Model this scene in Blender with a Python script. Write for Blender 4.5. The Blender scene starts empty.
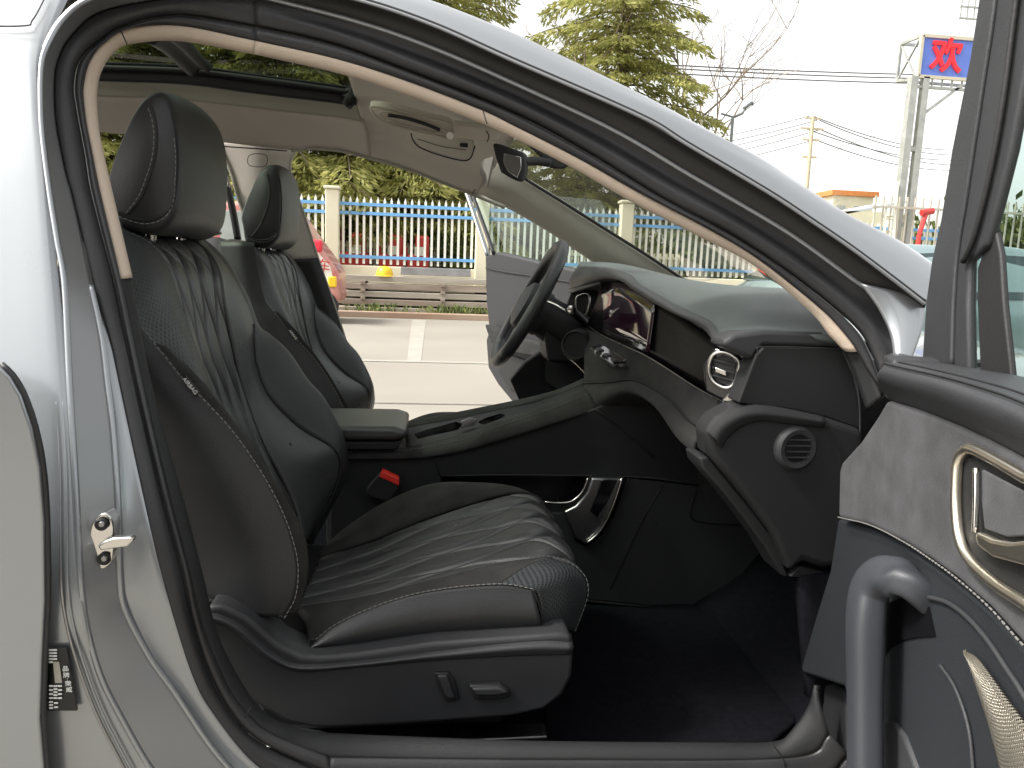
import bpy, bmesh, math, random
import numpy as np
from mathutils import Vector, Matrix
R = math.radians
random.seed(7); rng = np.random.default_rng(7)
SC = bpy.context.scene
COL = SC.collection

# ------------------------------------------------------------------ camera, sky, sun, exposure
F = 739.0
yc = Vector((428-512, -(268-384), -F)).normalized()
d2 = Vector((1428-512, -(305-384), -F)).normalized()
zc = d2.cross(yc).normalized()
if zc.y < 0: zc = -zc
xc = yc.cross(zc).normalized()
MROT = Matrix((xc, yc, zc))                 # camera -> world
CAMZ = 1.10
cam = bpy.data.cameras.new('camera'); camo = bpy.data.objects.new('camera', cam); COL.objects.link(camo)
camo.matrix_world = Matrix.Translation((0, 0, CAMZ)) @ MROT.to_4x4()
cam.sensor_width = 36; cam.lens = F/1024*36; cam.clip_start = 0.02; cam.clip_end = 2000
SC.camera = camo
SUN_EL, SUN_AZ = R(50), R(187)             # azimuth of the sun measured from +X towards +Y
sdir = Vector((math.cos(SUN_EL)*math.cos(SUN_AZ), math.cos(SUN_EL)*math.sin(SUN_AZ), math.sin(SUN_EL)))
w = bpy.data.worlds.new('World'); SC.world = w; w.use_nodes = True
nt = w.node_tree; bg = nt.nodes['Background']
sky = nt.nodes.new('ShaderNodeTexSky'); sky.sky_type = 'NISHITA'; sky.sun_disc = False
sky.sun_elevation = SUN_EL; sky.sun_rotation = math.pi/2 - SUN_AZ
sky.dust_density = 3.5; sky.air_density = 1.0; sky.ozone_density = 1.0
hs = nt.nodes.new('ShaderNodeHueSaturation'); hs.inputs['Saturation'].default_value = 0.15
hz = nt.nodes.new('ShaderNodeMix'); hz.data_type = 'RGBA'; hz.blend_type = 'MULTIPLY'; hz.inputs[0].default_value = 1; hz.inputs[7].default_value = (1.0, .985, .945, 1)
nt.links.new(sky.outputs[0], hs.inputs['Color']); nt.links.new(hs.outputs[0], hz.inputs[6]); nt.links.new(hz.outputs[2], bg.inputs[0])
bg.inputs[1].default_value = 0.15
sl = bpy.data.lights.new('sun', 'SUN'); sl.energy = 1.6; sl.angle = R(8); sl.color = (1, .96, .90)
so = bpy.data.objects.new('sun', sl); COL.objects.link(so); so.rotation_euler = sdir.to_track_quat('Z', 'Y').to_euler()
SC.view_settings.view_transform = 'Standard'; SC.view_settings.look = 'None'
SC.view_settings.exposure = 1.45; SC.view_settings.gamma = 1
SC.cycles.max_bounces = 10; SC.cycles.diffuse_bounces = 5; SC.cycles.transparent_max_bounces = 24
SC.cycles.use_denoising = True; SC.cycles.sample_clamp_indirect = 6

# ------------------------------------------------------------------ geometry from rays of the survey
CAMP = Vector((0, 0, CAMZ))
def ray(px, py): return (MROT @ Vector((px-512, -(py-384), -F))).normalized()
def tum(z):
    t = max(0.0, z-0.78); return 0.40*t*t/(t+0.06) if t > 0 else 0.0
def side(off): return lambda p: off + tum(p.z)
def WY(px, py, Y):
    d = ray(px, py)
    if callable(Y):
        y = 1.0
        for _ in range(12): y = 0.5*y + 0.5*Y(CAMP + d*(y/d.y))
        return CAMP + d*(y/d.y)
    return CAMP + d*(Y/d.y)
def WZ(px, py, z): d = ray(px, py); return CAMP + d*((z-CAMZ)/d.z)
def WP(px, py, q, n): d = ray(px, py); return CAMP + d*((q-CAMP).dot(n)/d.dot(n))
def P(pts, Y=None): return [WY(p[0], p[1], p[2] if len(p) > 2 else Y) for p in pts]

def cr(pts, n, closed=False):
    """Catmull-Rom through pts, n samples evenly by arc length."""
    pts = [Vector(p) for p in pts]
    if len(pts) == 2: return [pts[0].lerp(pts[1], i/(n-1)) for i in range(n)]
    m = len(pts); out = []
    segs = m if closed else m-1
    for i in range(segs):
        if closed: p0, p1, p2, p3 = pts[i-1], pts[i], pts[(i+1) % m], pts[(i+2) % m]
        else:
            p1, p2 = pts[i], pts[i+1]
            p0 = pts[i-1] if i else p1*2-p2
            p3 = pts[i+2] if i+2 < m else p2*2-p1
        for k in range(12):
            t = k/12
            out.append(0.5*((2*p1)+(p2-p0)*t+(2*p0-5*p1+4*p2-p3)*t*t+(-p0+3*p1-3*p2+p3)*t*t*t))
    out.append(pts[0].copy() if closed else pts[-1].copy())
    L = [0.0]
    for a, b in zip(out, out[1:]): L.append(L[-1]+(b-a).length)
    res = []; j = 0
    cnt = n if not closed else n+1
    for i in range(cnt):
        s = L[-1]*i/(cnt-1)
        while j < len(L)-2 and L[j+1] < s: j += 1
        d = L[j+1]-L[j]
        res.append(out[j].lerp(out[j+1], (s-L[j])/d if d > 1e-9 else 0))
    return res[:n]
def cri(pts, n):
    """Catmull-Rom, n samples evenly by control point index."""
    pts = [Vector(p) for p in pts]; m = len(pts)
    res = []
    for i in range(n):
        s = (m-1)*i/(n-1); k = min(int(s), m-2); t = s-k
        p1, p2 = pts[k], pts[k+1]
        p0 = pts[k-1] if k else p1*2-p2
        p3 = pts[k+2] if k+2 < m else p2*2-p1
        res.append(0.5*((2*p1)+(p2-p0)*t+(2*p0-5*p1+4*p2-p3)*t*t+(-p0+3*p1-3*p2+p3)*t*t*t))
    return res

def link(name, me, mat, parent=None, smooth=True, angle=None):
    o = bpy.data.objects.new(name, me); COL.objects.link(o)
    if mat is not None:
        me.materials.clear(); me.materials.append(mat)
    if smooth:
        for p in me.polygons: p.use_smooth = True
        if angle:
            bm = bmesh.new(); bm.from_mesh(me)
            for e in bm.edges:
                if len(e.link_faces) == 2 and e.calc_face_angle(0) > angle: e.smooth = False
            bm.to_mesh(me); bm.free()
    if parent is not None: o.parent = parent
    return o
class MB:
    def __init__(s): s.v = []; s.f = []
    def add(s, v, f):
        b = len(s.v); s.v += [tuple(x) for x in v]; s.f += [tuple(b+i for i in q) for q in f]
    def box(s, c, size, rz=0, rot=None):
        M = rot if rot is not None else Matrix.Rotation(rz, 3, 'Z')
        c = Vector(c); vs = []
        for x in (-.5, .5):
            for y in (-.5, .5):
                for z in (-.5, .5): vs.append(c + M @ Vector((x*size[0], y*size[1], z*size[2])))
        s.add(vs, [(0,1,3,2),(4,6,7,5),(0,4,5,1),(2,3,7,6),(0,2,6,4),(1,5,7,3)])
    def bar(s, a, b, w, h=None):
        a, b = Vector(a), Vector(b); h = h or w
        d = (b-a); L = d.length; q = d.to_track_quat('X', 'Z').to_matrix()
        s.box((a+b)/2, (L, w, h), rot=q)
    def tube(s, pts, r, seg=8, closed=False, caps=True, flat=1.0, up=None, sq=0):
        pts = [Vector(p) for p in pts]; n = len(pts)
        rr = r if hasattr(r, '__len__') else [r]*n
        vs = []; prev = None
        for i, p in enumerate(pts):
            if closed: t = (pts[(i+1) % n]-pts[i-1])
            else: t = pts[min(i+1, n-1)]-pts[max(i-1, 0)]
            if t.length < 1e-9: t = Vector((1, 0, 0))
            t.normalize()
            if up is not None: a = Vector(up) - t*t.dot(Vector(up))
            elif prev is None: a = t.orthogonal()
            else: a = prev - t*t.dot(prev)
            if a.length < 1e-6: a = t.orthogonal()
            a.normalize(); prev = a; b = t.cross(a)
            for k in range(seg):
                an = 2*math.pi*k/seg; q_ = 1 if not sq else (abs(math.cos(an))**sq+abs(math.sin(an))**sq)**(-1/sq); vs.append(p + a*(q_*rr[i]*math.cos(an)) + b*(q_*rr[i]*flat*math.sin(an))) if sq else\
                vs.append(p + a*(rr[i]*math.cos(an)) + b*(rr[i]*flat*math.sin(an)))
        fs = []
        for i in range(n if closed else n-1):
            j = (i+1) % n
            for k in range(seg): k2 = (k+1) % seg; fs.append((i*seg+k, i*seg+k2, j*seg+k2, j*seg+k))
        if caps and not closed:
            fs.append(tuple(range(seg))[::-1]); fs.append(tuple((n-1)*seg+k for k in range(seg)))
        s.add(vs, fs)
    def lathe(s, prof, M, seg=32):
        n = len(prof); vs = []
        for (r, h) in prof:
            for k in range(seg):
                a = 2*math.pi*k/seg; vs.append(M @ Vector((r*math.cos(a), r*math.sin(a), h)))
        fs = [(i*seg+k, i*seg+(k+1) % seg, (i+1)*seg+(k+1) % seg, (i+1)*seg+k) for i in range(n-1) for k in range(seg)]
        s.add(vs, fs)
    def me(s, name='m'):
        m = bpy.data.meshes.new(name); m.from_pydata(s.v, [], s.f); m.validate(); m.update(); return m
    def build(s, name, mat, parent=None, smooth=True, angle=R(40), bevel=0, segs=2):
        m = s.me(name); bm = bmesh.new(); bm.from_mesh(m); bmesh.ops.recalc_face_normals(bm, faces=bm.faces); bm.to_mesh(m); bm.free()
        o = link(name, m, mat, parent, smooth, angle)
        if bevel:
            b = o.modifiers.new('b', 'BEVEL'); b.width = bevel; b.segments = segs; b.limit_method = 'ANGLE'; b.angle_limit = R(35)
        return o

def surf(name, curves, mat, parent=None, nu=40, nv=4, bulge=0, disp=None, byidx=None, thick=0.004, back=None, lin=False):
    """loft through curves (3D polylines); rows across (nv per gap), nu along."""
    if byidx is None: byidx = len({len(c) for c in curves}) == 1
    cs = [cri(c, nu) if byidx else cr(c, nu) for c in curves]
    m = len(cs); rows = []
    tot = (m-1)*nv
    for r in range(tot+1):
        s = (m-1)*r/tot; k = min(int(s), m-2); t = s-k
        row = []
        for i in range(nu):
            p1, p2 = cs[k][i], cs[k+1][i]
            if lin or m == 2: row.append(p1.lerp(p2, t)); continue
            p0 = cs[k-1][i] if k else p1*2-p2
            p3 = cs[k+2][i] if k+2 < m else p2*2-p1
            row.append(0.5*((2*p1)+(p2-p0)*t+(2*p0-5*p1+4*p2-p3)*t*t+(-p0+3*p1-3*p2+p3)*t*t*t))
        rows.append(row)
    # normals toward the camera side
    def nrm(r, i):
        a = rows[r][min(i+1, nu-1)]-rows[r][max(i-1, 0)]; b = rows[min(r+1, tot)][i]-rows[max(r-1, 0)][i]
        n = a.cross(b); return n.normalized() if n.length > 1e-12 else Vector((0, -1, 0))
    c = rows[tot//2][nu//2]
    ref = (CAMP-c) if back is None else Vector(back)
    sg = 1 if nrm(tot//2, nu//2).dot(ref) > 0 else -1
    N = [[nrm(r, i)*sg for i in range(nu)] for r in range(tot+1)]
    W = sum((rows[r+1][nu//2]-rows[r][nu//2]).length for r in range(tot)); L = sum((rows[tot//2][i+1]-rows[tot//2][i]).length for i in range(nu-1))
    vs = []; uv = []
    for r in range(tot+1):
        u = r/tot
        for i in range(nu):
            v = i/(nu-1); h = 0
            if bulge: h += bulge*math.sin(math.pi*u)
            if disp: h += disp(u, v)
            vs.append(rows[r][i]+N[r][i]*h); uv.append((u*W, v*L))
    fs = []
    for r in range(tot):
        for i in range(nu-1):
            q = (r*nu+i, r*nu+i+1, (r+1)*nu+i+1, (r+1)*nu+i)
            fs.append(q if sg > 0 else q[::-1])
    me = bpy.data.meshes.new(name); me.from_pydata(vs, [], fs); me.update()
    ul = me.uv_layers.new(name='UVMap')
    for lp in me.loops: ul.data[lp.index].uv = uv[lp.vertex_index]
    o = link(name, me, mat, parent)
    if thick:
        s = o.modifiers.new('s', 'SOLIDIFY'); s.thickness = thick; s.offset = -1
    return o

def prism(name, pts, vec, mat, parent=None, bevel=0.003, segs=3, smoothpts=0):
    """closed outline pts (3D), extruded along vec."""
    pts = [Vector(p) for p in pts]
    if smoothpts: pts = cr(pts, smoothpts, closed=True)
    vec = Vector(vec); n = len(pts)
    bm = bmesh.new()
    a = [bm.verts.new(p) for p in pts]; b = [bm.verts.new(p+vec) for p in pts]
    bm.faces.new(a); bm.faces.new(b[::-1])
    for i in range(n): bm.faces.new((a[i], b[i], b[(i+1) % n], a[(i+1) % n]))
    bmesh.ops.recalc_face_normals(bm, faces=bm.faces)
    me = bpy.data.meshes.new(name); bm.to_mesh(me); bm.free()
    o = link(name, me, mat, parent, True, R(30))
    if bevel:
        m = o.modifiers.new('b', 'BEVEL'); m.width = bevel; m.segments = segs; m.limit_method = 'ANGLE'; m.angle_limit = R(40); m.harden_normals = False
    return o
def stitch(name, pts, mat, parent, sp=0.0075, r=0.0007, off=0.0015, n=200):
    c = cr(pts, n); m = MB()
    L = sum((b-a).length for a, b in zip(c, c[1:])); k = max(3, int(L/sp)); c = cr(pts, k*3)
    for i in range(k):
        a, b = c[i*3], c[min(i*3+2, len(c)-1)]
        d = (CAMP-a).normalized()*off
        m.tube([a+d*.4, (a+b)/2+d, b+d*.4], r, 4)
    return m.build(name, mat, parent)
def cord(name, pts, r, mat, parent, n=60, seg=8, flat=1.0, closed=False, up=None):
    m = MB(); m.tube(cr(pts, n, closed), r, seg, closed=closed, flat=flat, up=up); return m.build(name, mat, parent, angle=None)

# ------------------------------------------------------------------ materials
def mat(name, col, rough=.5, metal=0, bump=0, scale=200, var=0, vscale=4, coat=0, spec=.5, col2=None, detail=6, coord='Object', sheen=0, emis=None, stretch=None):
    m = bpy.data.materials.new(name); m.use_nodes = True; n = m.node_tree; b = n.nodes['Principled BSDF']
    b.inputs['Base Color'].default_value = (*col, 1); b.inputs['Roughness'].default_value = rough; b.inputs['Metallic'].default_value = metal
    b.inputs['Specular IOR Level'].default_value = spec
    if coat: b.inputs['Coat Weight'].default_value = coat; b.inputs['Coat Roughness'].default_value = .05
    if sheen: b.inputs['Sheen Weight'].default_value = sheen; b.inputs['Sheen Roughness'].default_value = .5
    if emis: b.inputs['Emission Color'].default_value = (*emis[0], 1); b.inputs['Emission Strength'].default_value = emis[1]
    tc = n.nodes.new('ShaderNodeTexCoord')
    src = tc.outputs[coord]
    if stretch:
        mp = n.nodes.new('ShaderNodeMapping'); mp.inputs['Scale'].default_value = stretch; n.links.new(src, mp.inputs[0]); src = mp.outputs[0]
    if var or col2:
        t = n.nodes.new('ShaderNodeTexNoise'); t.inputs['Scale'].default_value = vscale; t.inputs['Detail'].default_value = detail
        n.links.new(src, t.inputs['Vector'])
        r = n.nodes.new('ShaderNodeValToRGB'); r.color_ramp.elements[0].position = .35; r.color_ramp.elements[1].position = .65
        c2 = col2 or tuple(min(1, c*(1+var)) for c in col); c1 = col if col2 else tuple(c*(1-var) for c in col)
        r.color_ramp.elements[0].color = (*c1, 1); r.color_ramp.elements[1].color = (*c2, 1)
        n.links.new(t.outputs['Fac'], r.inputs[0]); n.links.new(r.outputs[0], b.inputs['Base Color'])
        rm = n.nodes.new('ShaderNodeMapRange'); rm.inputs['To Min'].default_value = max(0, rough-.08); rm.inputs['To Max'].default_value = min(1, rough+.08)
        n.links.new(t.outputs['Fac'], rm.inputs['Value']); n.links.new(rm.outputs[0], b.inputs['Roughness'])
    if bump:
        t2 = n.nodes.new('ShaderNodeTexNoise'); t2.inputs['Scale'].default_value = scale; t2.inputs['Detail'].default_value = 3
        n.links.new(tc.outputs['Object'], t2.inputs['Vector'])
        bp = n.nodes.new('ShaderNodeBump'); bp.inputs['Strength'].default_value = bump; bp.inputs['Distance'].default_value = .002
        n.links.new(t2.outputs['Fac'], bp.inputs['Height']); n.links.new(bp.outputs[0], b.inputs['Normal'])
    return m
def perforated(name, base, rough=.40, pitch=.0058, rad=.26):
    m = mat(name, base, rough, var=.08); n = m.node_tree; b = n.nodes['Principled BSDF']
    tc = n.nodes.new('ShaderNodeTexCoord'); mp = n.nodes.new('ShaderNodeMapping'); mp.inputs['Scale'].default_value = (1/pitch, 1/pitch, 1); mp.inputs['Rotation'].default_value = (0, 0, R(45))
    n.links.new(tc.outputs['UV'], mp.inputs[0])
    fr = n.nodes.new('ShaderNodeVectorMath'); fr.operation = 'FRACTION'; n.links.new(mp.outputs[0], fr.inputs[0])
    su = n.nodes.new('ShaderNodeVectorMath'); su.operation = 'SUBTRACT'; su.inputs[1].default_value = (.5, .5, 0); n.links.new(fr.outputs[0], su.inputs[0])
    sp = n.nodes.new('ShaderNodeSeparateXYZ'); n.links.new(su.outputs[0], sp.inputs[0])
    cb = n.nodes.new('ShaderNodeCombineXYZ'); n.links.new(sp.outputs[0], cb.inputs[0]); n.links.new(sp.outputs[1], cb.inputs[1])
    ln = n.nodes.new('ShaderNodeVectorMath'); ln.operation = 'LENGTH'; n.links.new(cb.outputs[0], ln.inputs[0])
    ra = n.nodes.new('ShaderNodeMapRange'); ra.inputs['From Min'].default_value = rad-.06; ra.inputs['From Max'].default_value = rad+.06
    n.links.new(ln.outputs['Value'], ra.inputs['Value'])
    mx = n.nodes.new('ShaderNodeMix'); mx.data_type = 'RGBA'; mx.inputs[6].default_value = (.004, .004, .005, 1); mx.inputs[7].default_value = (*base, 1)
    n.links.new(ra.outputs[0], mx.inputs[0]); n.links.new(mx.outputs[2], b.inputs['Base Color'])
    bp = n.nodes.new('ShaderNodeBump'); bp.inputs['Strength'].default_value = .6; bp.inputs['Distance'].default_value = .001
    n.links.new(ra.outputs[0], bp.inputs['Height']); n.links.new(bp.outputs[0], b.inputs['Normal'])
    return m
def glass(name, tint=(.9, .95, .93), refl=1.0, rough=0.0):
    m = bpy.data.materials.new(name); m.use_nodes = True; n = m.node_tree; n.nodes.clear()
    o = n.nodes.new('ShaderNodeOutputMaterial'); t = n.nodes.new('ShaderNodeBsdfTransparent'); g = n.nodes.new('ShaderNodeBsdfGlossy')
    t.inputs[0].default_value = (*tint, 1); g.inputs['Roughness'].default_value = rough
    f = n.nodes.new('ShaderNodeLayerWeight'); f.inputs[0].default_value = .5
    pw_ = n.nodes.new('ShaderNodeMath'); pw_.operation = 'POWER'; pw_.inputs[1].default_value = 5; n.links.new(f.outputs['Facing'], pw_.inputs[0])
    mu = n.nodes.new('ShaderNodeMath'); mu.operation = 'MULTIPLY_ADD'; mu.inputs[1].default_value = .9*refl; mu.inputs[2].default_value = .05*refl; mu.use_clamp = True
    mx = n.nodes.new('ShaderNodeMixShader'); n.links.new(pw_.outputs[0], mu.inputs[0]); n.links.new(mu.outputs[0], mx.inputs[0])
    n.links.new(t.outputs[0], mx.inputs[1]); n.links.new(g.outputs[0], mx.inputs[2]); n.links.new(mx.outputs[0], o.inputs[0])
    return m
M = {}
M['silver'] = mat('silver paint', (.31, .325, .34), .30, metal=.65, coat=.8, bump=.03, scale=900, var=.03, vscale=3)
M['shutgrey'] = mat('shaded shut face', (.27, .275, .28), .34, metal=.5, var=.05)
M['rubber'] = mat('seal rubber', (.024, .024, .026), .42, bump=.25, scale=500, var=.15, vscale=12)
M['rubber2'] = mat('shut face rubber', (.026, .025, .024), .42, spec=.35, var=.12, vscale=8, bump=.1)
M['beige'] = mat('beige pillar trim', (.56, .46, .37), .8, bump=.5, scale=900, var=.05)
M['headliner'] = mat('headliner fabric', (.62, .57, .51), .95, bump=.7, scale=1100, var=.05)
M['trimlight'] = mat('light pillar trim', (.42, .40, .34), .75, bump=.4, scale=900, var=.04)
M['leather'] = mat('black leather', (.030, .031, .033), .38, spec=.5, bump=.35, scale=650, var=.12, vscale=9)
M['leather2'] = mat('green grey leather', (.044, .046, .046), .30, spec=.6, bump=.3, scale=650, var=.12, vscale=9)
M['suede'] = mat('grey suede', (.022, .0215, .021), .9, spec=.15, bump=.6, scale=500, col2=(.036, .0355, .0345), vscale=22, sheen=.04)
M['suede_door'] = mat('door suede', (.045, .046, .049), .92, spec=.2, bump=.3, scale=500, col2=(.068, .069, .074), vscale=26, sheen=.04)
M['plastic'] = mat('dark grained plastic', (.018, .0185, .020), .52, spec=.3, bump=.45, scale=1000, var=.08, vscale=6)
M['plastic2'] = mat('mid grey plastic', (.034, .035, .038), .45, spec=.35, bump=.35, scale=1000, var=.08, vscale=6)
M['black'] = mat('matt black', (.010, .010, .011), .6, bump=.2, var=.2)
M['piano'] = mat('piano black', (.006, .006, .008), .06, coat=1, var=.1)
M['screen'] = mat('display glass', (.03, .010, .022), .04, spec=1.0, coat=1, var=.1)
M['chrome'] = mat('satin chrome', (.72, .70, .67), .18, metal=1, var=.05)
M['darkchrome'] = mat('brushed grey metal', (.32, .32, .33), .3, metal=1, var=.1, vscale=20)
M['thread'] = mat('stitch thread', (.20, .195, .19), .7, var=.1)
M['threaddark'] = mat('dark stitch thread', (.11, .11, .115), .7, var=.1)
M['dashtop'] = mat('dash top leather', (.080, .094, .093), .45, bump=.35, scale=700, var=.08, vscale=5)
M['carpet'] = mat('black carpet', (.0075, .0078, .0105), 1, spec=.05, bump=.7, scale=900, var=.2, vscale=90)
M['perf'] = perforated('perforated leather', (.036, .040, .043))
M['perfdoor'] = perforated('woven speaker metal', (.50, .46, .38), .3, .0024, .33)
M['perfdoor'].node_tree.nodes['Principled BSDF'].inputs['Metallic'].default_value = .8
M['red'] = mat('red button', (.75, .03, .02), .4, var=.05)
M['glass'] = glass('windscreen glass', (.88, .90, .87), 1.0)
M['doorglass'] = glass('door glass', (.80, .87, .85), 1.0)
M['roofglass'] = glass('tinted roof glass', (.28, .33, .27), .6)
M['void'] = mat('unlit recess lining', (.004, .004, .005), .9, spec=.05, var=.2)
M['champagne'] = mat('champagne satin metal', (.86, .80, .68), .34, metal=1, var=.04)
M['panel'] = mat('dark display panel', (.004, .004, .005), .3, spec=.03, var=.1)
M['doorlow'] = mat('charcoal door panel', (.021, .023, .027), .5, spec=.3, bump=.4, scale=1000, var=.06)
M['mirror'] = mat('mirror glass', (.5, .5, .5), .05, metal=1, var=.02)
M['white'] = mat('white print', (.8, .8, .78), .6, var=.03)
M['sticker'] = mat('black sticker', (.008, .008, .009), .35, var=.1)

# ------------------------------------------------------------------ setting: ground
def tag(o, label, cat, group=None):
    o['label'] = label; o['category'] = cat
    if group: o['group'] = group
    return o
def empty(name, loc, label, cat, group=None):
    o = bpy.data.objects.new(name, None); COL.objects.link(o); o.location = loc; o.empty_display_size = .1
    return tag(o, label, cat, group)
def reparent_world(parent, children):
    for c in children:
        c.parent = parent; c.matrix_parent_inverse = Matrix.Translation(-Vector(parent.location))
conc = mat('pale concrete', (.225, .207, .178), .85, bump=.5, scale=30, col2=(.27, .248, .213), vscale=.35, detail=12)
ground = MB(); ground.add([(-300, -60, 0), (300, -60, 0), (300, 500, 0), (-300, 500, 0)], [(0, 1, 2, 3)])
g = ground.build('ground', conc, smooth=False); g['kind'] = 'structure'
jl = mat('cement joint', (.30, .285, .25), .9, bump=.3, scale=40, var=.06, vscale=3)
jd = mat('dark slab joint', (.16, .145, .125), .9, bump=.3, scale=40, var=.2, vscale=3)
def strip(name, pts, z, m):
    b = MB(); b.add([(p[0], p[1], z) for p in pts], [(0, 1, 2, 3)]); o = b.build(name, m, smooth=False); o['kind'] = 'structure'; return o
a = WZ(412, 320, 0); b_ = WZ(426, 320, 0); c_ = WZ(421, 361, 0); d_ = WZ(407, 361, 0)
strip('parking_marking', [a, b_, c_, d_], .004, jl)
yy = WZ(420, 362, 0).y
for k, (dx) in enumerate((-5.2, 5.2, 10.4)):
    strip('parking_marking', [(a.x+dx, a.y, 0), (b_.x+dx, b_.y, 0), (c_.x+dx, c_.y, 0), (d_.x+dx, d_.y, 0)], .004, jl)
strip('parking_marking', [(-30, yy-.07, 0), (30, yy-.07, 0), (30, yy+.07, 0), (-30, yy+.07, 0)], .006, jl)
yj = WZ(420, 404, 0).y
strip('pavement_joint', [(-30, yj-.02, 0), (30, yj-.02, 0), (30, yj+.02, 0), (-30, yj+.02, 0)], .004, jd)
YK = 16.3
kb = MB(); kb.box((0, YK, .06), (80, .25, .14)); o = kb.build('kerb', mat('worn kerb stone', (.30, .20, .14), .9, bump=.6, scale=20, col2=(.38, .29, .22), vscale=1.2), bevel=.02); o['kind'] = 'structure'
vg = MB(); vg.add([(-60, YK+.12, .05), (60, YK+.12, .05), (60, 60, .05), (-60, 60, .05)], [(0, 1, 2, 3)])
o = vg.build('verge_ground', mat('dry earth', (.22, .19, .13), .95, bump=.8, scale=12, col2=(.16, .18, .08), vscale=1.5), smooth=False); o['kind'] = 'structure'

db = bpy.data.objects.new('light_blocker_building', None); COL.objects.link(db); db.location = (0, -9, 0); db['label'] = 'unseen grey building with dark glass front, added behind the camera to block light'; db['category'] = 'building'  # unseen building added behind the camera to cut light and darken reflections
m1 = mat('grey cladding', (.36, .37, .38), .5, var=.06, vscale=1); m2 = mat('dark blocker glass', (.03, .04, .045), .08, var=.1)
q = MB(); q.box((0, -3, 2.6), (44, 5, 5.2)); a = q.build('wall', m1, db, bevel=.03)
for i in range(9):
    q = MB(); q.box((-16+i*4, -.48, 1.6), (3.2, .06, 2.8)); q.build('window', m2, db)
q = MB(); q.box((0, -.2, 4.2), (44, 1.4, .35)); q.build('blocker_canopy', m1, db)
exec_later = []
# ================================================================== THE CAR
car = empty('silver_car', (0, 1.56, .3), 'silver car in the foreground seen through its open passenger door', 'car')
CARP = []
def part(o): CARP.append(o); return o
def sub(parent_part, *objs):
    for x in objs: x.parent = parent_part
    return parent_part

ZERO = Vector((0, 0, 0))
def mkpart(name, o=None):
    """a part that is an Empty-less mesh: first mesh is the part, the rest its sub-parts"""
    return o

# ---- body rings round the door opening --------------------------------
C0A = [(960,285),(930,261),(897,239),(857,220),(825,200),(768,162),(737,146),(672,110),(637,92),(572,60),(512,32),(430,0),(336,-26),(256,-44)]
C1A = [(924,303),(889,276),(850,247),(812,221),(768,192),(687,144),(640,116),(512,60),(431,24),(356,-1),(256,-24)]
C2A = [(920,325),(860,285),(805,245),(768,221),(687,174),(612,130),(512,83),(431,48),(356,22),(256,-4)]
C3A = [(885,395),(874,360),(855,327),(800,281),(737,238),(662,198),(587,152),(512,112),(406,70),(331,43),(256,26)]
C4A = [(861,351),(850,337),(835,322),(800,292),(750,254),(700,225),(637,192),(577,158),(512,125),(481,110),(406,81),(336,59),(256,41)]
C5A = [(840,345),(833,338),(825,330),(810,307),(792,290),(765,266),(738,250),(700,234),(637,203),(577,168),(512,135),(481,122),(406,94),(336,72),(256,54)]
C0B = [(256,-44),(180,-60),(100,-60),(20,-60),(-60,-60)]
C1B = [(256,-24),(180,-24),(130,-14),(87,0),(62,20),(47,45),(41,65),(40,100),(42,137),(49,192),(57,242),(64,285)]
C2B = [(256,-4),(200,-6),(160,-1),(100,12),(70,37),(57,62),(54,87),(56,125),(66,175),(71,192),(80,230),(92,285)]
C3B = [(256,26),(180,15),(125,25),(100,40),(80,60),(74,85),(77,112),(85,155),(91,192),(110,267),(114,283)]
C4B = [(256,41),(180,26),(128,29),(105,42),(90,62),(84,85),(84,100),(87,125),(92,150),(100,190),(121,279)]
C5B = [(256,54),(180,41),(128,44),(112,52),(103,65),(97,80),(95,100),(96,125),(99,150),(109,190),(129.5,279)]
C1C = [(64,285),(69,384),(75,480),(80,576),(86,626),(100,676),(120,716),(150,768),(185,810)]
CbC = [(91,286),(97,312),(103,342),(108,384),(114,434),(119,509),(120,576),(125,608),(150,656),(175,691),(212,746),(250,790)]
C2C = [(92,285),(97,302),(110,342),(119,384),(142,491),(162,576),(191,672),(215,716),(256,765),(310,800)]
C3C = [(114,283),(135,384),(160,491),(182,574),(190,615),(203,660),(220,697),(240,726),(270,748),(330,775)]
C4C = [(121,279),(143,384),(168,491),(190,576),(201,621),(214,655),(230,690),(250,716),(275,735),(330,757)]
C5C = [(129.5,279),(150,384),(181,491),(203,576),(217,633),(235,671),(256,703),(278,721),(330,733)]
C1D = [(185,810),(560,850),(900,840)]
CbD = [(250,790),(560,830),(900,820)]
C2D = [(310,800),(560,805),(840,800),(880,770)]
C3D = [(330,775),(560,785),(800,782),(850,755)]
C4D = [(330,757),(560,760),(790,758),(830,735)]
C5D = [(330,733),(450,738),(557,741),(700,742),(775,741),(793,728),(808,706),(814,685)]
O = dict(c0=.80, c1=.745, cb=.775, c2=.785, c3=.80, c4=.805, c5=.83)
def ring(pts, k): return P(pts, side(O[k]))
inv = lambda v, dy, dz=0: [p+Vector((0, dy, dz)) for p in v]
c0a = ring(C0A, 'c0')
body = part(surf('body', [P([(-260,-70),(-240,60),(-220,192),(-200,384),(-180,576),(-150,640),(-120,700),(-80,768),(-60,850)], side(.745)),
        P([(20,-60),(8,45),(12,100),(18,192),(30,384),(38,576),(58,676),(105,768),(135,815)], side(.742)),
        P([(87,-40),(47,45),(40,100),(49,192),(69,384),(80,576),(100,676),(150,768),(185,815)], side(.745))], M['silver'], nu=80, nv=5, thick=.003))
rail = surf('roof_rail', [inv(c0a, .10, .012), c0a, [ (a*.55+b*.45)+Vector((0,-.012,0)) for a, b in zip(cr(c0a, 14), cr(ring(C1A, 'c1'), 14))], cr(ring(C1A, 'c1'), 14)], M['silver'], nu=110, nv=5, thick=.003, back=(0, -1, .3))
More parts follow.
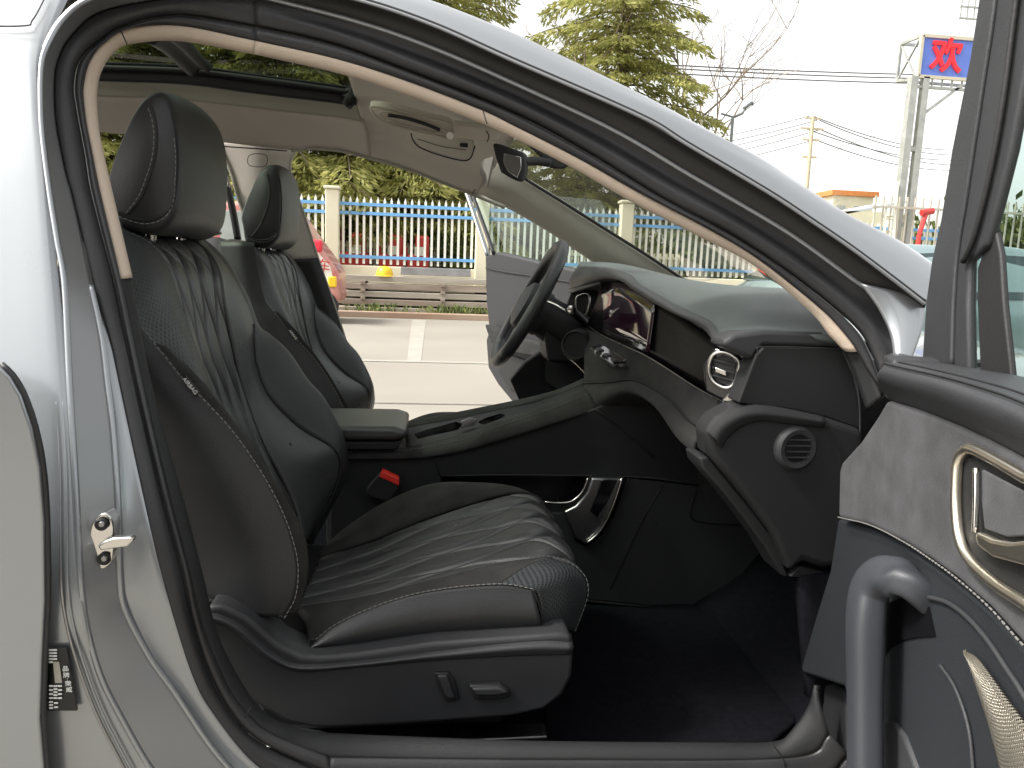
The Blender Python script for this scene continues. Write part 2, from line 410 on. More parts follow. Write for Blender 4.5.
rail2 = surf('roof_rail', [inv(ring(C0B, 'c0'), .1, .01), ring(C0B, 'c0'), ring([(256,-34),(180,-38),(110,-36),(40,-36),(-60,-50)], 'c1'), ring([(256,-24),(180,-24),(130,-14),(87,-5),(-60,20)], 'c1')], M['silver'], nu=40, nv=4, thick=.003, back=(0, -1, .3))
def step(prof):
    def f(u, v): return prof(u)
    return f
shutA = surf('secondary_seal', [ring(C1A, 'c1'), ring(C2A, 'c2')], M['rubber2'], nu=120, nv=10, disp=step(lambda u: -.006*math.sin(math.pi*min(1, u/.8))), byidx=False)
edgeA = cord('flange_edge', [p+Vector((0, -.003, 0)) for p in ring(C2A, 'c2')], .0032, M['silver'], None, n=120)
edgeA2 = cord('flange_edge', [p+Vector((0, -.001, -.001)) for p in ring(C1A, 'c1')], .0022, M['silver'], None, n=120)
apillar = surf('pillar_base', [P([(925,300),(922,330),(905,380),(900,420)], side(.76)), P([(860,283),(880,312),(892,345),(895,400)], side(.775))], M['silver'], nu=30, nv=8, bulge=.004, back=(0,-1,0))
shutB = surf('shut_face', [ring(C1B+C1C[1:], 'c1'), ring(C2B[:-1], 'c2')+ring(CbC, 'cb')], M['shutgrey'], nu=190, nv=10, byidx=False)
shutC2 = surf('shut_face', [ring(CbC, 'cb'), [p+Vector((0,.006,0)) for p in ring(CbC, 'c2')][:0] or ring(C2C, 'c2')], M['silver'], nu=90, nv=6, byidx=False, disp=step(lambda u: -.004*math.sin(math.pi*u)))
ridge = cord('flange_edge', [p+Vector((0, -.001, 0)) for p in ring(CbC, 'cb')], .0035, M['silver'], None, n=90)
ridge2 = cord('flange_edge', [p+Vector((0, .001, 0)) for p in ring(C1B+C1C[1:], 'c1')], .0032, M['silver'], None, n=160)
shutD = surf('sill', [ring(C1D, 'c1'), ring(CbD, 'cb'), ring(C2D, 'c2')], M['silver'], nu=40, nv=6, byidx=False)
ap2 = surf('roof_seam', [inv(P([(-60,24),(20,25),(32,19),(46,-6)], side(.735)), 0), inv(P([(-60,25.2),(20.5,26.2),(33,19.4),(47,-6)], side(.735)), 0)], M['black'], nu=40, nv=1, thick=.001)
sub(body, rail, rail2, shutB, shutC2, edgeA, edgeA2, ridge, ridge2, shutD, apillar, ap2)
# weather strip (two rolls) all round
def roll(u): return .010*math.sin(math.pi*u)**.7
def lip(u): return .007*math.sin(math.pi*u) - .008*(1 if u < .07 else 0)
def joined(A, B, C, D, k):
    out = []
    for s in (A, B, C, D):
        out += ring(s, k)[(1 if out else 0):]
    return out
ws = []
for (a, b, prof) in ((('2'), ('3'), None), (('3'), ('4'), None)):
    for seg in 'ABD':
        ca, cb_ = globals()['C'+a+seg], globals()['C'+b+seg]
        if seg == 'B': ca, cb_ = ca+globals()['C'+a+'C'][1:], cb_+globals()['C'+b+'C'][1:]
        if a == '2':
            fA = lambda u: .008*math.sin(math.pi*min(1, max(0, (u-.45)/.55)))**.8 - .006*math.sin(math.pi*min(1, u/.5))
            fB = lambda u: .0055*math.sin(math.pi*u)**.8
            f = (lambda u, v: fA(u)+(fB(u)-fA(u))*max(0, (v-.75)/.25)) if seg == 'A' else (lambda u, v: fB(u))
        else: f = lambda u, v: .005*math.sin(math.pi*u)**.8 - .003*math.exp(-(u/.08)**2)
        ws.append(surf('weatherstrip' if not ws else 'seal_lip', [ring(ca, 'c'+a), ring(cb_, 'c'+b)], M['rubber'], nu=190 if seg == 'B' else 110, nv=12, byidx=False, disp=f))
ws0 = part(ws[0]); sub(ws0, *ws[1:], shutA)
# inner edge trim
trK = surf('pillar_trim_lower', [ring([(881,397),(872,372),(861,351)],'c4'), ring([(866,410),(853,372),(840,345)],'c5')], M['plastic'], nu=20, nv=4, thick=.01)
tr = surf('pillar_trim', [ring(C4A, 'c4'), ring(C5A, 'c5')], M['beige'], nu=120, nv=8, byidx=False, disp=lambda u, v: .008*math.sin(math.pi*u)**.8, thick=.01)
trB = surf('pillar_trim', [ring(C4B, 'c4'), ring(C5B, 'c5')], M['beige'], nu=100, nv=8, byidx=False, disp=lambda u, v: .008*math.sin(math.pi*u)**.8, thick=.01)
part(tr); sub(tr, trB, trK)
# black lower end of the trim beyond the belt at the A pillar
trC = part(surf('sill_trim', [ring(C4C+C4D[1:], 'c4'), ring(C5C+C5D[1:], 'c5')], M['plastic'], nu=170, nv=8, byidx=False, disp=lambda u, v: .005*math.sin(math.pi*u)**.8, thick=.01))
trD2 = surf('scuff_plate', [ring(C5D, 'c5'), inv(ring(C5D, 'c5'), .004, -.03), inv(ring(C5D, 'c5'), .01, -.13)], M['plastic'], nu=60, nv=4, thick=.006, back=(0, 1, .5))
trC2 = surf('pillar_inner', [ring(C5C, 'c5'), [p+Vector((-.05, .05, -.035)) for p in ring(C5C, 'c5')]], M['plastic'], nu=60, nv=4, thick=.006, back=(1, 0, 0))
trA2 = surf('pillar_inner', [ring(C5A, 'c5'), [p+Vector((.02, .04, .05)) for p in ring(C5A, 'c5')]], M['beige'], nu=60, nv=3, thick=.006, back=(0, 0, -1))
trB2 = surf('pillar_inner', [ring(C5B, 'c5'), [p+Vector((-.05, .05, .05)) for p in ring(C5B, 'c5')]], M['beige'], nu=60, nv=3, thick=.006, back=(1, 0, -1))
sub(trC, trD2, trC2); sub(tr, trA2, trB2)
# trim joints
sub(tr, cord('trim_joint', P([(483,110.5),(487,124)], side(.795)), .0008, M['black'], None, n=4), cord('trim_joint', P([(121,31),(127,44)], side(.795)), .0008, M['black'], None, n=4))
sub(trC, cord('trim_joint', P([(240,726),(251,707)], side(.80)), .0008, M['black'], None, n=4), cord('trim_joint', P([(771,743),(783,758),(785,768)], side(.80)), .0008, M['black'], None, n=6))

# rear door (closed, behind) ------------------------------------------------
rd = [(-260,300),(-60,345),(0,365),(12,377),(23,396),(34,428),(42,468),(46,520),(47,600),(44,660),(42,720),(46,768),(50,850),(-260,880)]
rdo = part(prism('rear_door', P([(x-3, y) for x, y in rd], .722), (0, .006, 0), M['silver'], bevel=.002, segs=3))
sub(rdo, cord('door_edge', [p+Vector((-.002, .006, 0)) for p in P(rd[2:13], .722)], .003, M['rubber'], None, n=80))
# channel beside the rear door
ch = P([(56,400),(60,470),(61,576),(66,620),(77,662),(97,715),(128,775)], side(.738))
sub(body, cord('panel_seam', ch, [.0016*min(1, i/14+.05) for i in range(60)], M['darkchrome'], None, n=60), cord('panel_seam', [p+Vector((.006,0,0)) for p in ch], [.0012*min(1, i/14+.05) for i in range(60)], M['silver'], None, n=60))
# latch striker
def disc(px, py, Y, r, h, name, m, seg=24, parent=None, prof=None):
    c = WY(px, py, Y); Mx = Matrix.Translation(c) @ Matrix.Rotation(R(90), 4, 'X')
    b = MB(); b.lathe(prof or [(0, h), (r*.8, h), (r, h*.6), (r, 0)], Mx, seg); return b.build(name, m, parent)
YB = .762
stp = [(89,540),(90,527),(96,517),(104,513),(110,517),(113,527),(113,550),(111,562),(104,569),(97,569),(91,560)]
strk = part(prism('latch_striker', P(stp, YB), (0, .02, 0), M['chrome'], bevel=.002, smoothpts=40))
pin = P([(97,546),(104,541),(113,538),(131,537),(134,540),(127,547),(112,549),(100,551)], YB-.012)
sub(strk, prism('striker_pin', pin, (0, .010, 0), M['chrome'], bevel=.003), disc(102, 524, YB-.001, .0065, .004, 'bolt', M['black']), disc(104.5, 558.5, YB-.001, .0065, .004, 'bolt', M['black']),
    disc(102, 524, YB-.005, .003, .002, 'bolt_socket', M['darkchrome']), disc(104.5, 558.5, YB-.005, .003, .002, 'bolt_socket', M['darkchrome']))
# sticker
sq = P([(48,648),(67,648),(77,711),(47,711)], .735)
stk = part(prism('information_label', sq, (0, .003, 0), M['sticker'], bevel=.0006))
def text_obj(name, body_, o3, xdir, ydir, size, m, parent, ext=.0003, off=0):
    cu = bpy.data.curves.new(name, 'FONT'); cu.body = body_; cu.size = size; cu.extrude = ext; cu.offset = off; cu.align_x = 'CENTER'; cu.align_y = 'CENTER'; cu.resolution_u = 3
    t = bpy.data.objects.new(name, cu); COL.objects.link(t)
    x = Vector(xdir).normalized(); z = x.cross(Vector(ydir)).normalized(); y = z.cross(x)
    me = bpy.data.meshes.new_from_object(t.evaluated_get(bpy.context.evaluated_depsgraph_get()))
    COL.objects.unlink(t); bpy.data.objects.remove(t)
    Mx = Matrix.Translation(Vector(o3)) @ Matrix((x, y, z)).transposed().to_4x4()
    me.transform(Mx)
    o = link(name, me, m, parent, smooth=False); return o
YT = .7335
for i, chh in enumerate('品牌:荣威'):
    yv = 669 + (0, 6.5, 10.5, 15, 21)[i]; xv = 65.5 + i*.9
    sub(stk, text_obj('printed_character', chh, WY(xv, yv, YT), (1, 0, 0), (0, 0, 1), .0062, M['white'], None))
prt = MB()
for rowx, ys in ((54, (650,653,656,659)), (50, (650,653,656,659,662)), (50, (686,690,694,698)), (54.5, (686,689,692,695,698)), (59, (686,690,694,698)), (50,(702,705,708)), (55,(703,707))):
    for y in ys: prt.box(WY(rowx+1, y, YT), (.0035, .0008, .0016))
sub(stk, prt.build('printed_character', M['white'], None, smooth=False), prism('printed_field', P([(53,662),(59,662),(62,683),(55,683)], YT+.0004), (0, .0005, 0), M['trimlight'], bevel=0))

# ---- roof, sunroof, headliner ------------------------------------------------
YL = 1.56
def mir(p): return Vector((p.x, 2*YL-p.y, p.z))
rail_in = inv(cr(c0a, 14), .10, .012)
# outer roof panels around the glass
def grid(name, rows, m, parent=None, nu=24, nv=4, back=(0, 0, -1), thick=.012):
    return surf(name, rows, m, parent, nu=nu, nv=nv, thick=thick, back=back)
X0, X1 = -1.75, -.19
roofz = lambda y: 1.585 - .22*((y-YL)/.55)**2*.5
def rx(x0, x1, y0, y1, m, name, dz=0):
    xs = np.linspace(x0, x1, 6); ys = np.linspace(y0, y1, 5)
    return surf(name, [[Vector((x, y, roofz(y)+dz)) for x in xs] for y in ys], m, None, nu=10, nv=2, thick=.01, back=(0, 0, 1))
roofp = rx(X0, X1, 1.00, 1.14, M['silver'], 'roof_panel')
part(roofp)
sub(roofp, rx(X0, X1, 1.98, 2.12, M['silver'], 'roof_panel'), rx(-1.75, -1.35, 1.14, 1.98, M['silver'], 'roof_panel'))
fr = [[Vector((x, y, z - .10*abs((y-YL)/.55)**2)) for x, z in ((-.19, 1.575), (-.08, 1.555), (.02, 1.52), (.10, 1.47), (.16, 1.41))] for y in np.linspace(1.06, 2.06, 7)]
sub(roofp, surf('roof_panel', fr, M['silver'], None, nu=14, nv=2, thick=.01, back=(0, 0, 1)))
sg = part(rx(-1.35, X1, 1.14, 1.98, M['roofglass'], 'sunroof', .012)); sg.modifiers.clear()
# sunroof black frame (far side, front) and cross beam
zf = 1.53
fb = MB()
sfr = surf('sunroof_frame', [P([(90,64,1.87),(105,65,1.87),(185,68,1.87),(256,76,1.87),(340,88,1.87),(346,90,1.87)]), P([(90,80,1.90),(105,82,1.90),(185,85,1.90),(256,94,1.90),(344,105,1.90),(350,107,1.90)])], M['black'], None, nu=40, nv=6, disp=lambda u, v: .006*math.sin(u*math.pi*3), thick=.02)
beam = surf('sunroof_beam', [P([(144,40,1.45),(160,50,1.6),(175,63,1.75),(186,73,1.86)]), P([(171,40,1.45),(184,50,1.6),(197,63,1.75),(208,73,1.86)])], M['plastic2'], None, nu=20, nv=6, disp=lambda u, v: .008*math.sin(u*math.pi*2), thick=.02)
sub(sg, sfr, beam)
# headliner: far strip
farE = [(70,129),(110,133),(160,137),(219,142),(291,150),(311,148),(339,150),(371,158)]
fY = 2.10
hl = part(surf('headliner', [P([(60,76),(110,81),(160,82.5),(220,87),(280,95),(310,99),(335,103),(356,106)], 1.95), P([(60,84),(110,89),(160,91),(220,95),(285,103),(315,107),(340,110),(359,113)], 1.97),
     P([(60,92),(110,97),(160,98),(220,104),(287,112),(318,115),(343,118),(362,122)], 1.98)], M['trimlight'], nu=50, nv=4, thick=.01))
hl2 = surf('headliner', [P([(60,92),(110,97),(160,98),(220,104),(287,112),(318,115),(343,118),(363,122)], 1.98), P([(60,100),(110,104),(160,106),(222,113),(288,120),(320,124),(346,128),(367,134)], 2.02), P(farE, fY)], M['headliner'], nu=50, nv=5, thick=.015)
# front section of the headliner
near = P([(336,72),(375,84),(420,99),(470,118),(512,135)], side(.835))
c1_ = [Vector((-.19, 1.35, 1.515)), Vector((-.10, 1.35, 1.49)), Vector((0, 1.35, 1.45)), Vector((.08, 1.35, 1.41)), Vector((.168, 1.35, 1.355))]
c2_ = [Vector((-.19, 1.60, 1.535)), Vector((-.10, 1.60, 1.505)), Vector((0, 1.60, 1.46)), Vector((.08, 1.60, 1.42)), Vector((.168, 1.60, 1.365))]
c3_ = [WY(360, 114, 1.96), WY(392, 122, 1.96), WY(425, 137, 1.95), WY(455, 150, 1.95), WY(495, 167, 1.95)]
c4_ = P([(371,158),(403,167),(435,179),(455,187),(477,195)], fY)
hl3 = surf('headliner', [near, c1_, c2_, c3_, c4_], M['headliner'], nu=30, nv=8, thick=.01, back=(0, -.3, -1))
near2 = P([(60,60),(120,36),(180,34),(256,48),(332,66)], side(.84))
hl4 = surf('headliner', [near2, [Vector((x, 1.22, 1.52)) for x in (-.9, -.6, -.45, -.3, -.19)]], M['headliner'], nu=20, nv=4, thick=.01, back=(0, 0, -1))
sub(hl, hl2, hl3, hl4)
edge_far = cord('headliner_edge', P(farE[4:] + [(403,167),(435,179),(468,192),(505,207)], fY+.003), .006, M['trimlight'], None, n=60)
jn = cord('headliner_joint', P([(200,144),(231,147),(262,149),(287,151)], 2.085), .0016, M['black'], None, n=20)
sub(hl, edge_far, jn, cord('hook_cover', P([(250,155),(266,155),(265,166),(249,165)], 2.10), .0009, M['black'], None, n=30, closed=True))
# visors
vis = part(prism('sun_visor', P([(370,108),(378,107),(396,110),(431,119),(451,125),(451,138),(431,134),(396,126),(380,120)], 1.30), (0, .01, .012), M['headliner'], bevel=.003, smoothpts=50))
sub(vis, prism('visor_end', P([(452,125),(496,130),(500,134),(499,141),(490,142),(452,139)], 1.32), (0, .01, .012), M['headliner'], bevel=.004),
    cord('visor_edge', P([(370,108),(378,107),(396,110),(431,119),(451,125),(451,138),(431,134),(396,126),(380,120)], 1.297), .0018, M['trimlight'], None, n=60, closed=True),
    cord('visor_edge', P([(380,112),(396,114),(425,123),(445,130),(448,135),(425,131),(396,123),(383,117)], 1.293), .0014, M['trimlight'], None, n=60, closed=True),
    cord('visor_shadow_gap', P([(388,115),(405,118),(425,124),(440,130)], 1.292), .0028, M['black'], None, n=20),
    disc(450, 136, 1.285, .006, .008, 'visor_clip', M['white']), cord('visor_crease', P([(486,131),(489,136),(487,142)], 1.315), .0009, M['black'], None, n=8))
vis2 = part(prism('sun_visor', P([(411,133),(440,137),(471,142),(475,146),(468,160),(446,157),(421,148),(413,140)], 1.72), (0, .01, .012), M['headliner'], bevel=.003))
sub(vis2, cord('visor_edge', P([(411,133),(413,140),(421,148),(446,157),(468,160),(475,146)], 1.716), .0016, M['black'], None, n=40), cord('visor_edge', P([(418,139),(440,146),(466,150)], 1.712), .0008, M['black'], None, n=20),
    prism('visor_clip', P([(460,143),(468,143),(468,147),(460,146)], 1.70), (0, .01, 0), M['black'], bevel=.001))
# far pillars
farA = part(surf('far_pillar', [P([(472,194),(505,207),(547,231),(575,250),(605,270),(640,290)], 2.14), P([(480,182),(516,194),(553,216),(588,239),(625,262),(665,288)], 2.09), P([(495,160),(527,181),(561,202),(602,228),(645,255),(690,284)], 2.07)], M['trimlight'], nu=50, nv=6, thick=.03))
frit = cord('windscreen_edge', P([(500,160),(527,180),(561,201),(602,227),(645,254),(690,284)], 2.06), .0042, M['black'], None, n=60)
pj = cord('pillar_joint', P([(472,194),(480,182),(486,170)], 2.08), .0010, M['black'], None, n=10)
sub(farA, frit, pj)
bL = [(218,141),(232,174),(239,199),(247,222),(262,262)]; bR = [(296,150),(290,163),(293,185),(303,212),(318,259)]
farB = part(surf('far_pillar', [P(bL, 2.16), [ (a+b)/2+Vector((0,-.025,0)) for a, b in zip(P(bL, 2.16), P(bR, 2.16))], P(bR, 2.16)], M['headliner'], nu=40, nv=8, thick=.04))
b2 = surf('pillar_lower', [P([(262,261),(275,300),(295,400),(300,440)], 2.15), P([(318,258),(334,305),(347,350),(365,440)], 2.15)], M['black'], None, nu=30, nv=6, bulge=.02, thick=.04)
sub(farB, b2, cord('pillar_edge', P([(296,150),(290,163),(293,185),(303,212),(318,259),(334,305),(349,352)], 2.163), .0045, M['trimlight'], None, n=60), cord('pillar_edge', P(bL, 2.16), .006, M['trimlight'], None, n=40))
# seat belt guide at far B pillar + far rear door
frd = part(surf('far_rear_door', [P([(60,240),(120,242),(180,240),(222,238),(262,262)], 2.22), P([(60,420),(120,430),(180,440),(222,450),(300,450)], 2.22)], M['plastic'], nu=20, nv=6, bulge=.03, thick=.04))
sub(frd, cord('window_frame', P([(219,150),(226,180),(233,212),(238,240)], 2.2), .010, M['black'], None, n=20), cord('window_frame', P([(200,165),(208,200),(218,235)], 2.24), .012, M['darkchrome'], None, n=20),
    cord('belt_guide', P([(222,170),(227,178),(229,186),(225,184)], 2.15), .004, M['chrome'], None, n=16))
# rear bench
rbm = part(surf('rear_seat', [[Vector((x, 1.0, z)) for x, z in ((-1.0,.5),(-1.35,.52),(-1.5,.6),(-1.58,.9),(-1.64,1.1))], [Vector((x, 2.12, z)) for x, z in ((-1.0,.5),(-1.35,.52),(-1.5,.6),(-1.58,.9),(-1.64,1.1))]], M['leather'], nu=30, nv=8, back=(1, 0, 1), thick=.1))
for yy_ in (1.3, 1.85):
    b = MB(); b.box((-1.62, yy_, 1.16), (.10, .26, .15)); sub(rbm, b.build('headrest', M['suede'], None, bevel=.04, segs=4))
bh = MB(); bh.box((-1.78, YL, .95), (.05, 1.3, .5)); bh.box((-1.6, .93, .8), (.5, .04, .8)); sub(rbm, bh.build('bulkhead', M['plastic'], None, bevel=.005))
# rear window glass region top left is open sky side; rear quarter inner
# windscreen
wn = P([(505,125),(577,160),(640,194),(700,224),(750,252),(806,300)], side(.86))
wf = P([(492,158),(527,181),(561,202),(602,228),(645,255),(690,284)], 2.075)
mid_ = [(a+b)/2+Vector((.05, 0, .03)) for a, b in zip(wn, wf)]
part(surf('windscreen', [wn, mid_, wf], M['glass'], nu=24, nv=8, thick=0))
# mirror and sensor housing
mr = part(prism('rear_view_mirror', P([(491,142),(500,144),(523,152),(525,160),(524,172),(519,182),(510,178),(500,172),(495,158)], 1.45), (.012, .02, .0), M['black'], bevel=.006, segs=3))
sub(mr, prism('mirror_glass', P([(504,153),(521,157),(521,168),(517,178),(508,172),(503,163)], 1.448), (.001, .002, 0), M['mirror'], bevel=.001),
    cord('mirror_stem', P([(522,162,1.46),(535,161,1.48),(550,163,1.5)]), .0085, M['black'], None, n=10),
    prism('sensor_housing', P([(519,135),(533,143),(552,152),(572,165),(562,170),(550,169),(540,158),(528,147)], 1.50), (.02, .04, .02), M['black'], bevel=.008))

# ---- dashboard ---------------------------------------------------------------
Bw = [(722,340,.96),(711,323,1.02),(684,310,1.14),(662,297,1.25),(640,284,1.38),(629,274,1.48),(602,267,1.7),(577,267,1.98)]
Wb = [(840,338,.92),(812,309,1.0),(790,290,1.15),(762,287,1.45),(725,285,1.7),(690,282,1.9),(640,270,2.05),(585,264,2.15)]
bwp, wbp = P(Bw), P(Wb)
midp = [(a*.65+b*.35)+Vector((0, 0, .012)) for a, b in zip(bwp, wbp)]
dash = part(surf('dashboard', [bwp, midp, wbp], M['dashtop'], nu=70, nv=12, thick=.01, back=(-.3, 0, 1)))
Bl = P([(723,347,.965),(706,329,1.06),(680,316,1.16),(657,304,1.27),(636,291,1.4),(620,281,1.5),(600,282,1.7),(571,291,1.98)])
brow = surf('dash_brow', [bwp, [(a+b)/2+Vector((-.012, -.004, 0)) for a, b in zip(bwp, Bl)], Bl, [p+Vector((.06, .02, -.005)) for p in Bl]], M['leather'], nu=70, nv=4, thick=.006, back=(-1, -.5, 0))
s1 = [a.lerp(b, .10)+Vector((0, 0, .003)) for a, b in zip(bwp, wbp)]; s2 = [a.lerp(b, .15)+Vector((0, 0, .0045)) for a, b in zip(bwp, wbp)]
sub(dash, brow, stitch('stitching', s1, M['threaddark'], None), stitch('stitching', s2, M['threaddark'], None))
# vin tag & small emblem on top
sub(dash, prism('side_pad', P([(722,346),(725,340),(735,334),(766,330),(822,332),(838,337),(846,349),(800,347),(764,346),(757,353),(753,360)], .93), (0, .05, 0), M['plastic2'], bevel=.006))
scr = surf('display_panel', [P([(603,282,1.72),(617,280,1.58),(638,288,1.42),(655,300,1.31),(682,318,1.16),(722,347,1.0)]), P([(587,324,1.86),(600,333,1.66),(625,345,1.45),(650,357,1.31),(697,387,1.1),(724,401,1.0)])], M['panel'], None, nu=40, nv=6, thick=.006)
sub(dash, scr)
actv = surf('touch_screen', [P([(604,284,1.70),(617,282,1.56),(638,290,1.40),(655,302,1.295)]), P([(591,324,1.82),(604,333,1.62),(628,343,1.425),(648,353,1.302)])], M['screen'], None, nu=24, nv=4, thick=.003)
sub(dash, actv)
sub(dash, cord('chrome_strip', P([(587,325,1.85),(600,334,1.65),(625,346,1.44),(650,358,1.3),(697,388,1.09),(724,402,.99)]), .0010, M['darkchrome'], None, n=60))
K0 = [(584,384,1.62),(610,383,1.5),(635,381,1.4),(665,396,1.22),(688,420,1.06),(704,430,.98)]
K1 = [(596,409,1.5),(612,400,1.46),(634,395,1.38),(657,408,1.22),(680,440,1.08),(701,458,1.0)]
Ls = P([(584,328,1.87),(600,335,1.66),(625,347,1.45),(650,359,1.3),(697,389,1.09),(737,404,.965)])
k0, k1 = P(K0), P(K1)
ledge = surf('dash_ledge', [Ls, [a.lerp(b, .5)+Vector((0,0,.004)) for a, b in zip(Ls, k0)], k0], M['suede'], None, nu=60, nv=6, thick=.006, back=(-.5, -.2, 1))
knee = surf('dash_knee_roll', [k0, [a.lerp(b, .45)+Vector((-.014, -.006, .0)) for a, b in zip(k0, k1)], k1, [p+Vector((.07, .03, -.02)) for p in k1]], M['suede'], None, nu=60, nv=5, thick=.006, back=(-1, -.5, .3))
sub(dash, ledge, knee, cord('knee_seam', [p+Vector((-.002,-.001,.002)) for p in k0], .0012, M['black'], None, n=60))
# shift panel with buttons on the ledge
bt = MB()
for i in range(4): bt.box(WY(600+i*7.5, 350+i*5.2, 1.50-.02*i), (.012, .028, .006))
sub(dash, prism('button_panel', [WY(590,349,1.60)+Vector((0,0,.004)), WY(601,345,1.58)+Vector((0,0,.004)), WY(626,361,1.45)+Vector((0,0,.004)), WY(614,368,1.47)+Vector((0,0,.004))], (0, 0, -.004), M['piano'], bevel=.002), bt.build('button', M['plastic2'], None, bevel=.002),
    disc(598, 352, 1.54, .008, .01, 'knob', M['darkchrome']))
# end panels
YE = .925
e1 = [(757,355),(764,347),(843,349),(854,375),(861,406),(862,430),(826,417),(788,409),(758,406),(739,403)]
e2 = [(706,432),(717,418),(735,408),(758,405),(788,409),(822,416),(864,430),(866,560),(824,569),(803,562),(790,574),(773,534),(750,504),(728,477),(709,455)]
end1 = prism('end_panel', P(e1, YE), (0, .04, 0), M['plastic'], None, bevel=.002)
end2 = prism('lower_end_panel', P(e2, YE-.008), (0, .05, 0), M['plastic'], None, bevel=.010, segs=5)
sub(dash, end1, end2)
sub(dash, surf('end_panel_lip', [P([(706,432),(717,418),(737,408),(760,405),(790,409),(825,417)], YE-.008), P([(716,440),(724,428),(742,417),(762,414),(790,417),(825,422)], YE-.016), P([(722,448),(730,436),(746,425),(764,421),(790,424),(825,428)], YE-.011)], M['plastic'], None, nu=40, nv=5, thick=.004),
    prism('kick_trim', P([(700,458),(708,457),(728,480),(750,507),(773,537),(789,577),(782,576),(765,547),(744,519),(721,490),(702,468)], YE+.01), (0, .06, 0), M['plastic'], None, bevel=.003),
    prism('kick_trim', P([(800,566),(826,573),(828,579),(790,577)], YE+.005), (0, .06, 0), M['plastic'], None, bevel=.002),
    cord('panel_gap', P([(843,349),(854,375),(859,400),(860,425),(859,450)], YE-.002), .0012, M['plastic2'], None, n=30),
    cord('panel_gap', P([(739,403),(757,355),(764,347),(843,349)], YE-.0015), .0011, M['black'], None, n=60))
# dark filler inner shell behind dash
fil = MB(); fil.box((.74, 1.58, .88), (.26, 1.14, .22)); sub(dash, fil.build('dash_core', M['black'], None))
# round side vent
Mx = Matrix.Translation(WY(796,448,YE-.008)) @ Matrix.Rotation(R(90), 4, 'X') @ Matrix.Rotation(R(6), 4, 'Y')
b = MB(); b.lathe([(.019,.0),(.020,.005),(.026,.006),(.030,.003),(.032,-.003),(.032,-.01)], Mx, 40); rv = b.build('round_vent', M['plastic2'], None)
b = MB(); b.lathe([(0,.001),(.021,.001)], Mx, 30); rvb = b.build('vent_well', M['black'], None)
b = MB()
for i in range(4): b.box(Mx @ Vector((0, -.012+i*.008, .004)), (.034, .003, .0015))
sub(dash, rv, rvb, b.build('vent_slat', M['plastic2'], None, smooth=False))
# square vent
q0 = WY(722, 372, .985); qn = Vector((-.62, -.78, .0)).normalized()
def V(pts, off=0): return [WP(x, y, q0+qn*off, qn) for x, y in pts]
sub(dash, prism('vent_housing', V([(714,348),(736,350),(749,354),(744,372),(735,394),(727,402),(716,397),(705,391),(703,366)]), -qn*.03, M['piano'], None, bevel=.003),
    prism('vent_trim', V([(743,352),(754,357),(748,378),(738,398),(730,403),(721,401),(732,390),(740,370)], .003), -qn*.02, M['chrome'], None, bevel=.002),
    cord('vent_ring', V([(713,355),(722,352),(732,355),(739,362),(738,372),(735,382),(728,388),(718,385),(711,378),(709,366)], .006), .0030, M['chrome'], None, n=60, closed=True),
    prism('vent_well', V([(714,358),(722,355),(731,358),(736,364),(733,380),(727,385),(718,382),(712,375),(711,366)], .002), -qn*.002, M['black'], None, bevel=0))
b = MB()
for dy in (-8, 0, 8):
    a_, c_2 = V([(712, 367+dy), (735, 373+dy)], .005); b.bar(a_, c_2, .002, .0015)
sub(dash, b.build('vent_slat', M['plastic2'], None, smooth=False), prism('vent_tab', V([(715,367),(726,371),(726,376),(715,372)], .008), -qn*.003, M['chrome'], None, bevel=.001))
# left instrument side: column, vent, stalk
q0l = WY(583, 312, 1.92); 
def VL(pts, off=0): return [WP(x, y, q0l+qn*off, qn) for x, y in pts]
sub(dash, prism('driver_fascia', VL([(571,291),(600,285),(590,322),(582,330),(584,384),(560,392),(541,380),(548,345),(560,320)], -.03), -qn*.03, M['plastic'], None, bevel=.004),
    cord('vent_ring', VL([(578,296),(588,294),(589,305),(585,316),(578,313),(576,304)], 0.0), .0028, M['chrome'], None, n=40, closed=True),
    prism('vent_well', VL([(579,298),(586,297),(587,305),(584,313),(579,311),(578,304)], -.003), -qn*.002, M['black'], None, bevel=0))
# binnacle left end shape
sub(dash, surf('binnacle', [P([(577,267,1.98),(578,275,1.98),(576,284,1.98),(567,290,1.98)]), P([(600,268,1.7),(600,274,1.7),(600,280,1.7),(598,284,1.7)])], M['leather'], None, nu=12, nv=4, thick=.01))
# ---- steering -----------------------------------------------------------------
swc = WY(527, 306, 1.93)
axis = Vector((-math.cos(R(28)), 0.03, math.sin(R(28)))).normalized()
ux = Vector((0, 1, 0)); ux = (ux-axis*ux.dot(axis)).normalized(); uy = axis.cross(ux)
if uy.z < 0: uy = -uy
SR = .178
b = MB(); n_ = 72
cir = [swc + ux*(SR*math.cos(2*math.pi*i/n_)) + uy*(SR*math.sin(2*math.pi*i/n_)*(1 if math.sin(2*math.pi*i/n_) > -.75 else .93)) for i in range(n_)]
b.tube(cir, .0165, 12, closed=True); sw = part(b.build('steering_wheel', M['leather'], None, angle=None))
b = MB()
for an in (0, math.pi, -math.pi/2):
    dv = ux*math.cos(an)+uy*math.sin(an); b.tube([swc-axis*.02+dv*.05, swc-axis*.015+dv*.11, swc+dv*.17], [.024, .018, .012], 8, flat=.5)
sub(sw, b.build('spoke', M['plastic'], None))
Ma = Matrix.Translation(swc) @ axis.to_track_quat('Z', 'Y').to_matrix().to_4x4()
b = MB(); b.lathe([(0,.028),(.04,.026),(.062,.014),(.07,-.01),(.06,-.05),(.0,-.05)], Ma, 28); sub(sw, b.build('airbag_cover', M['plastic2'], None))
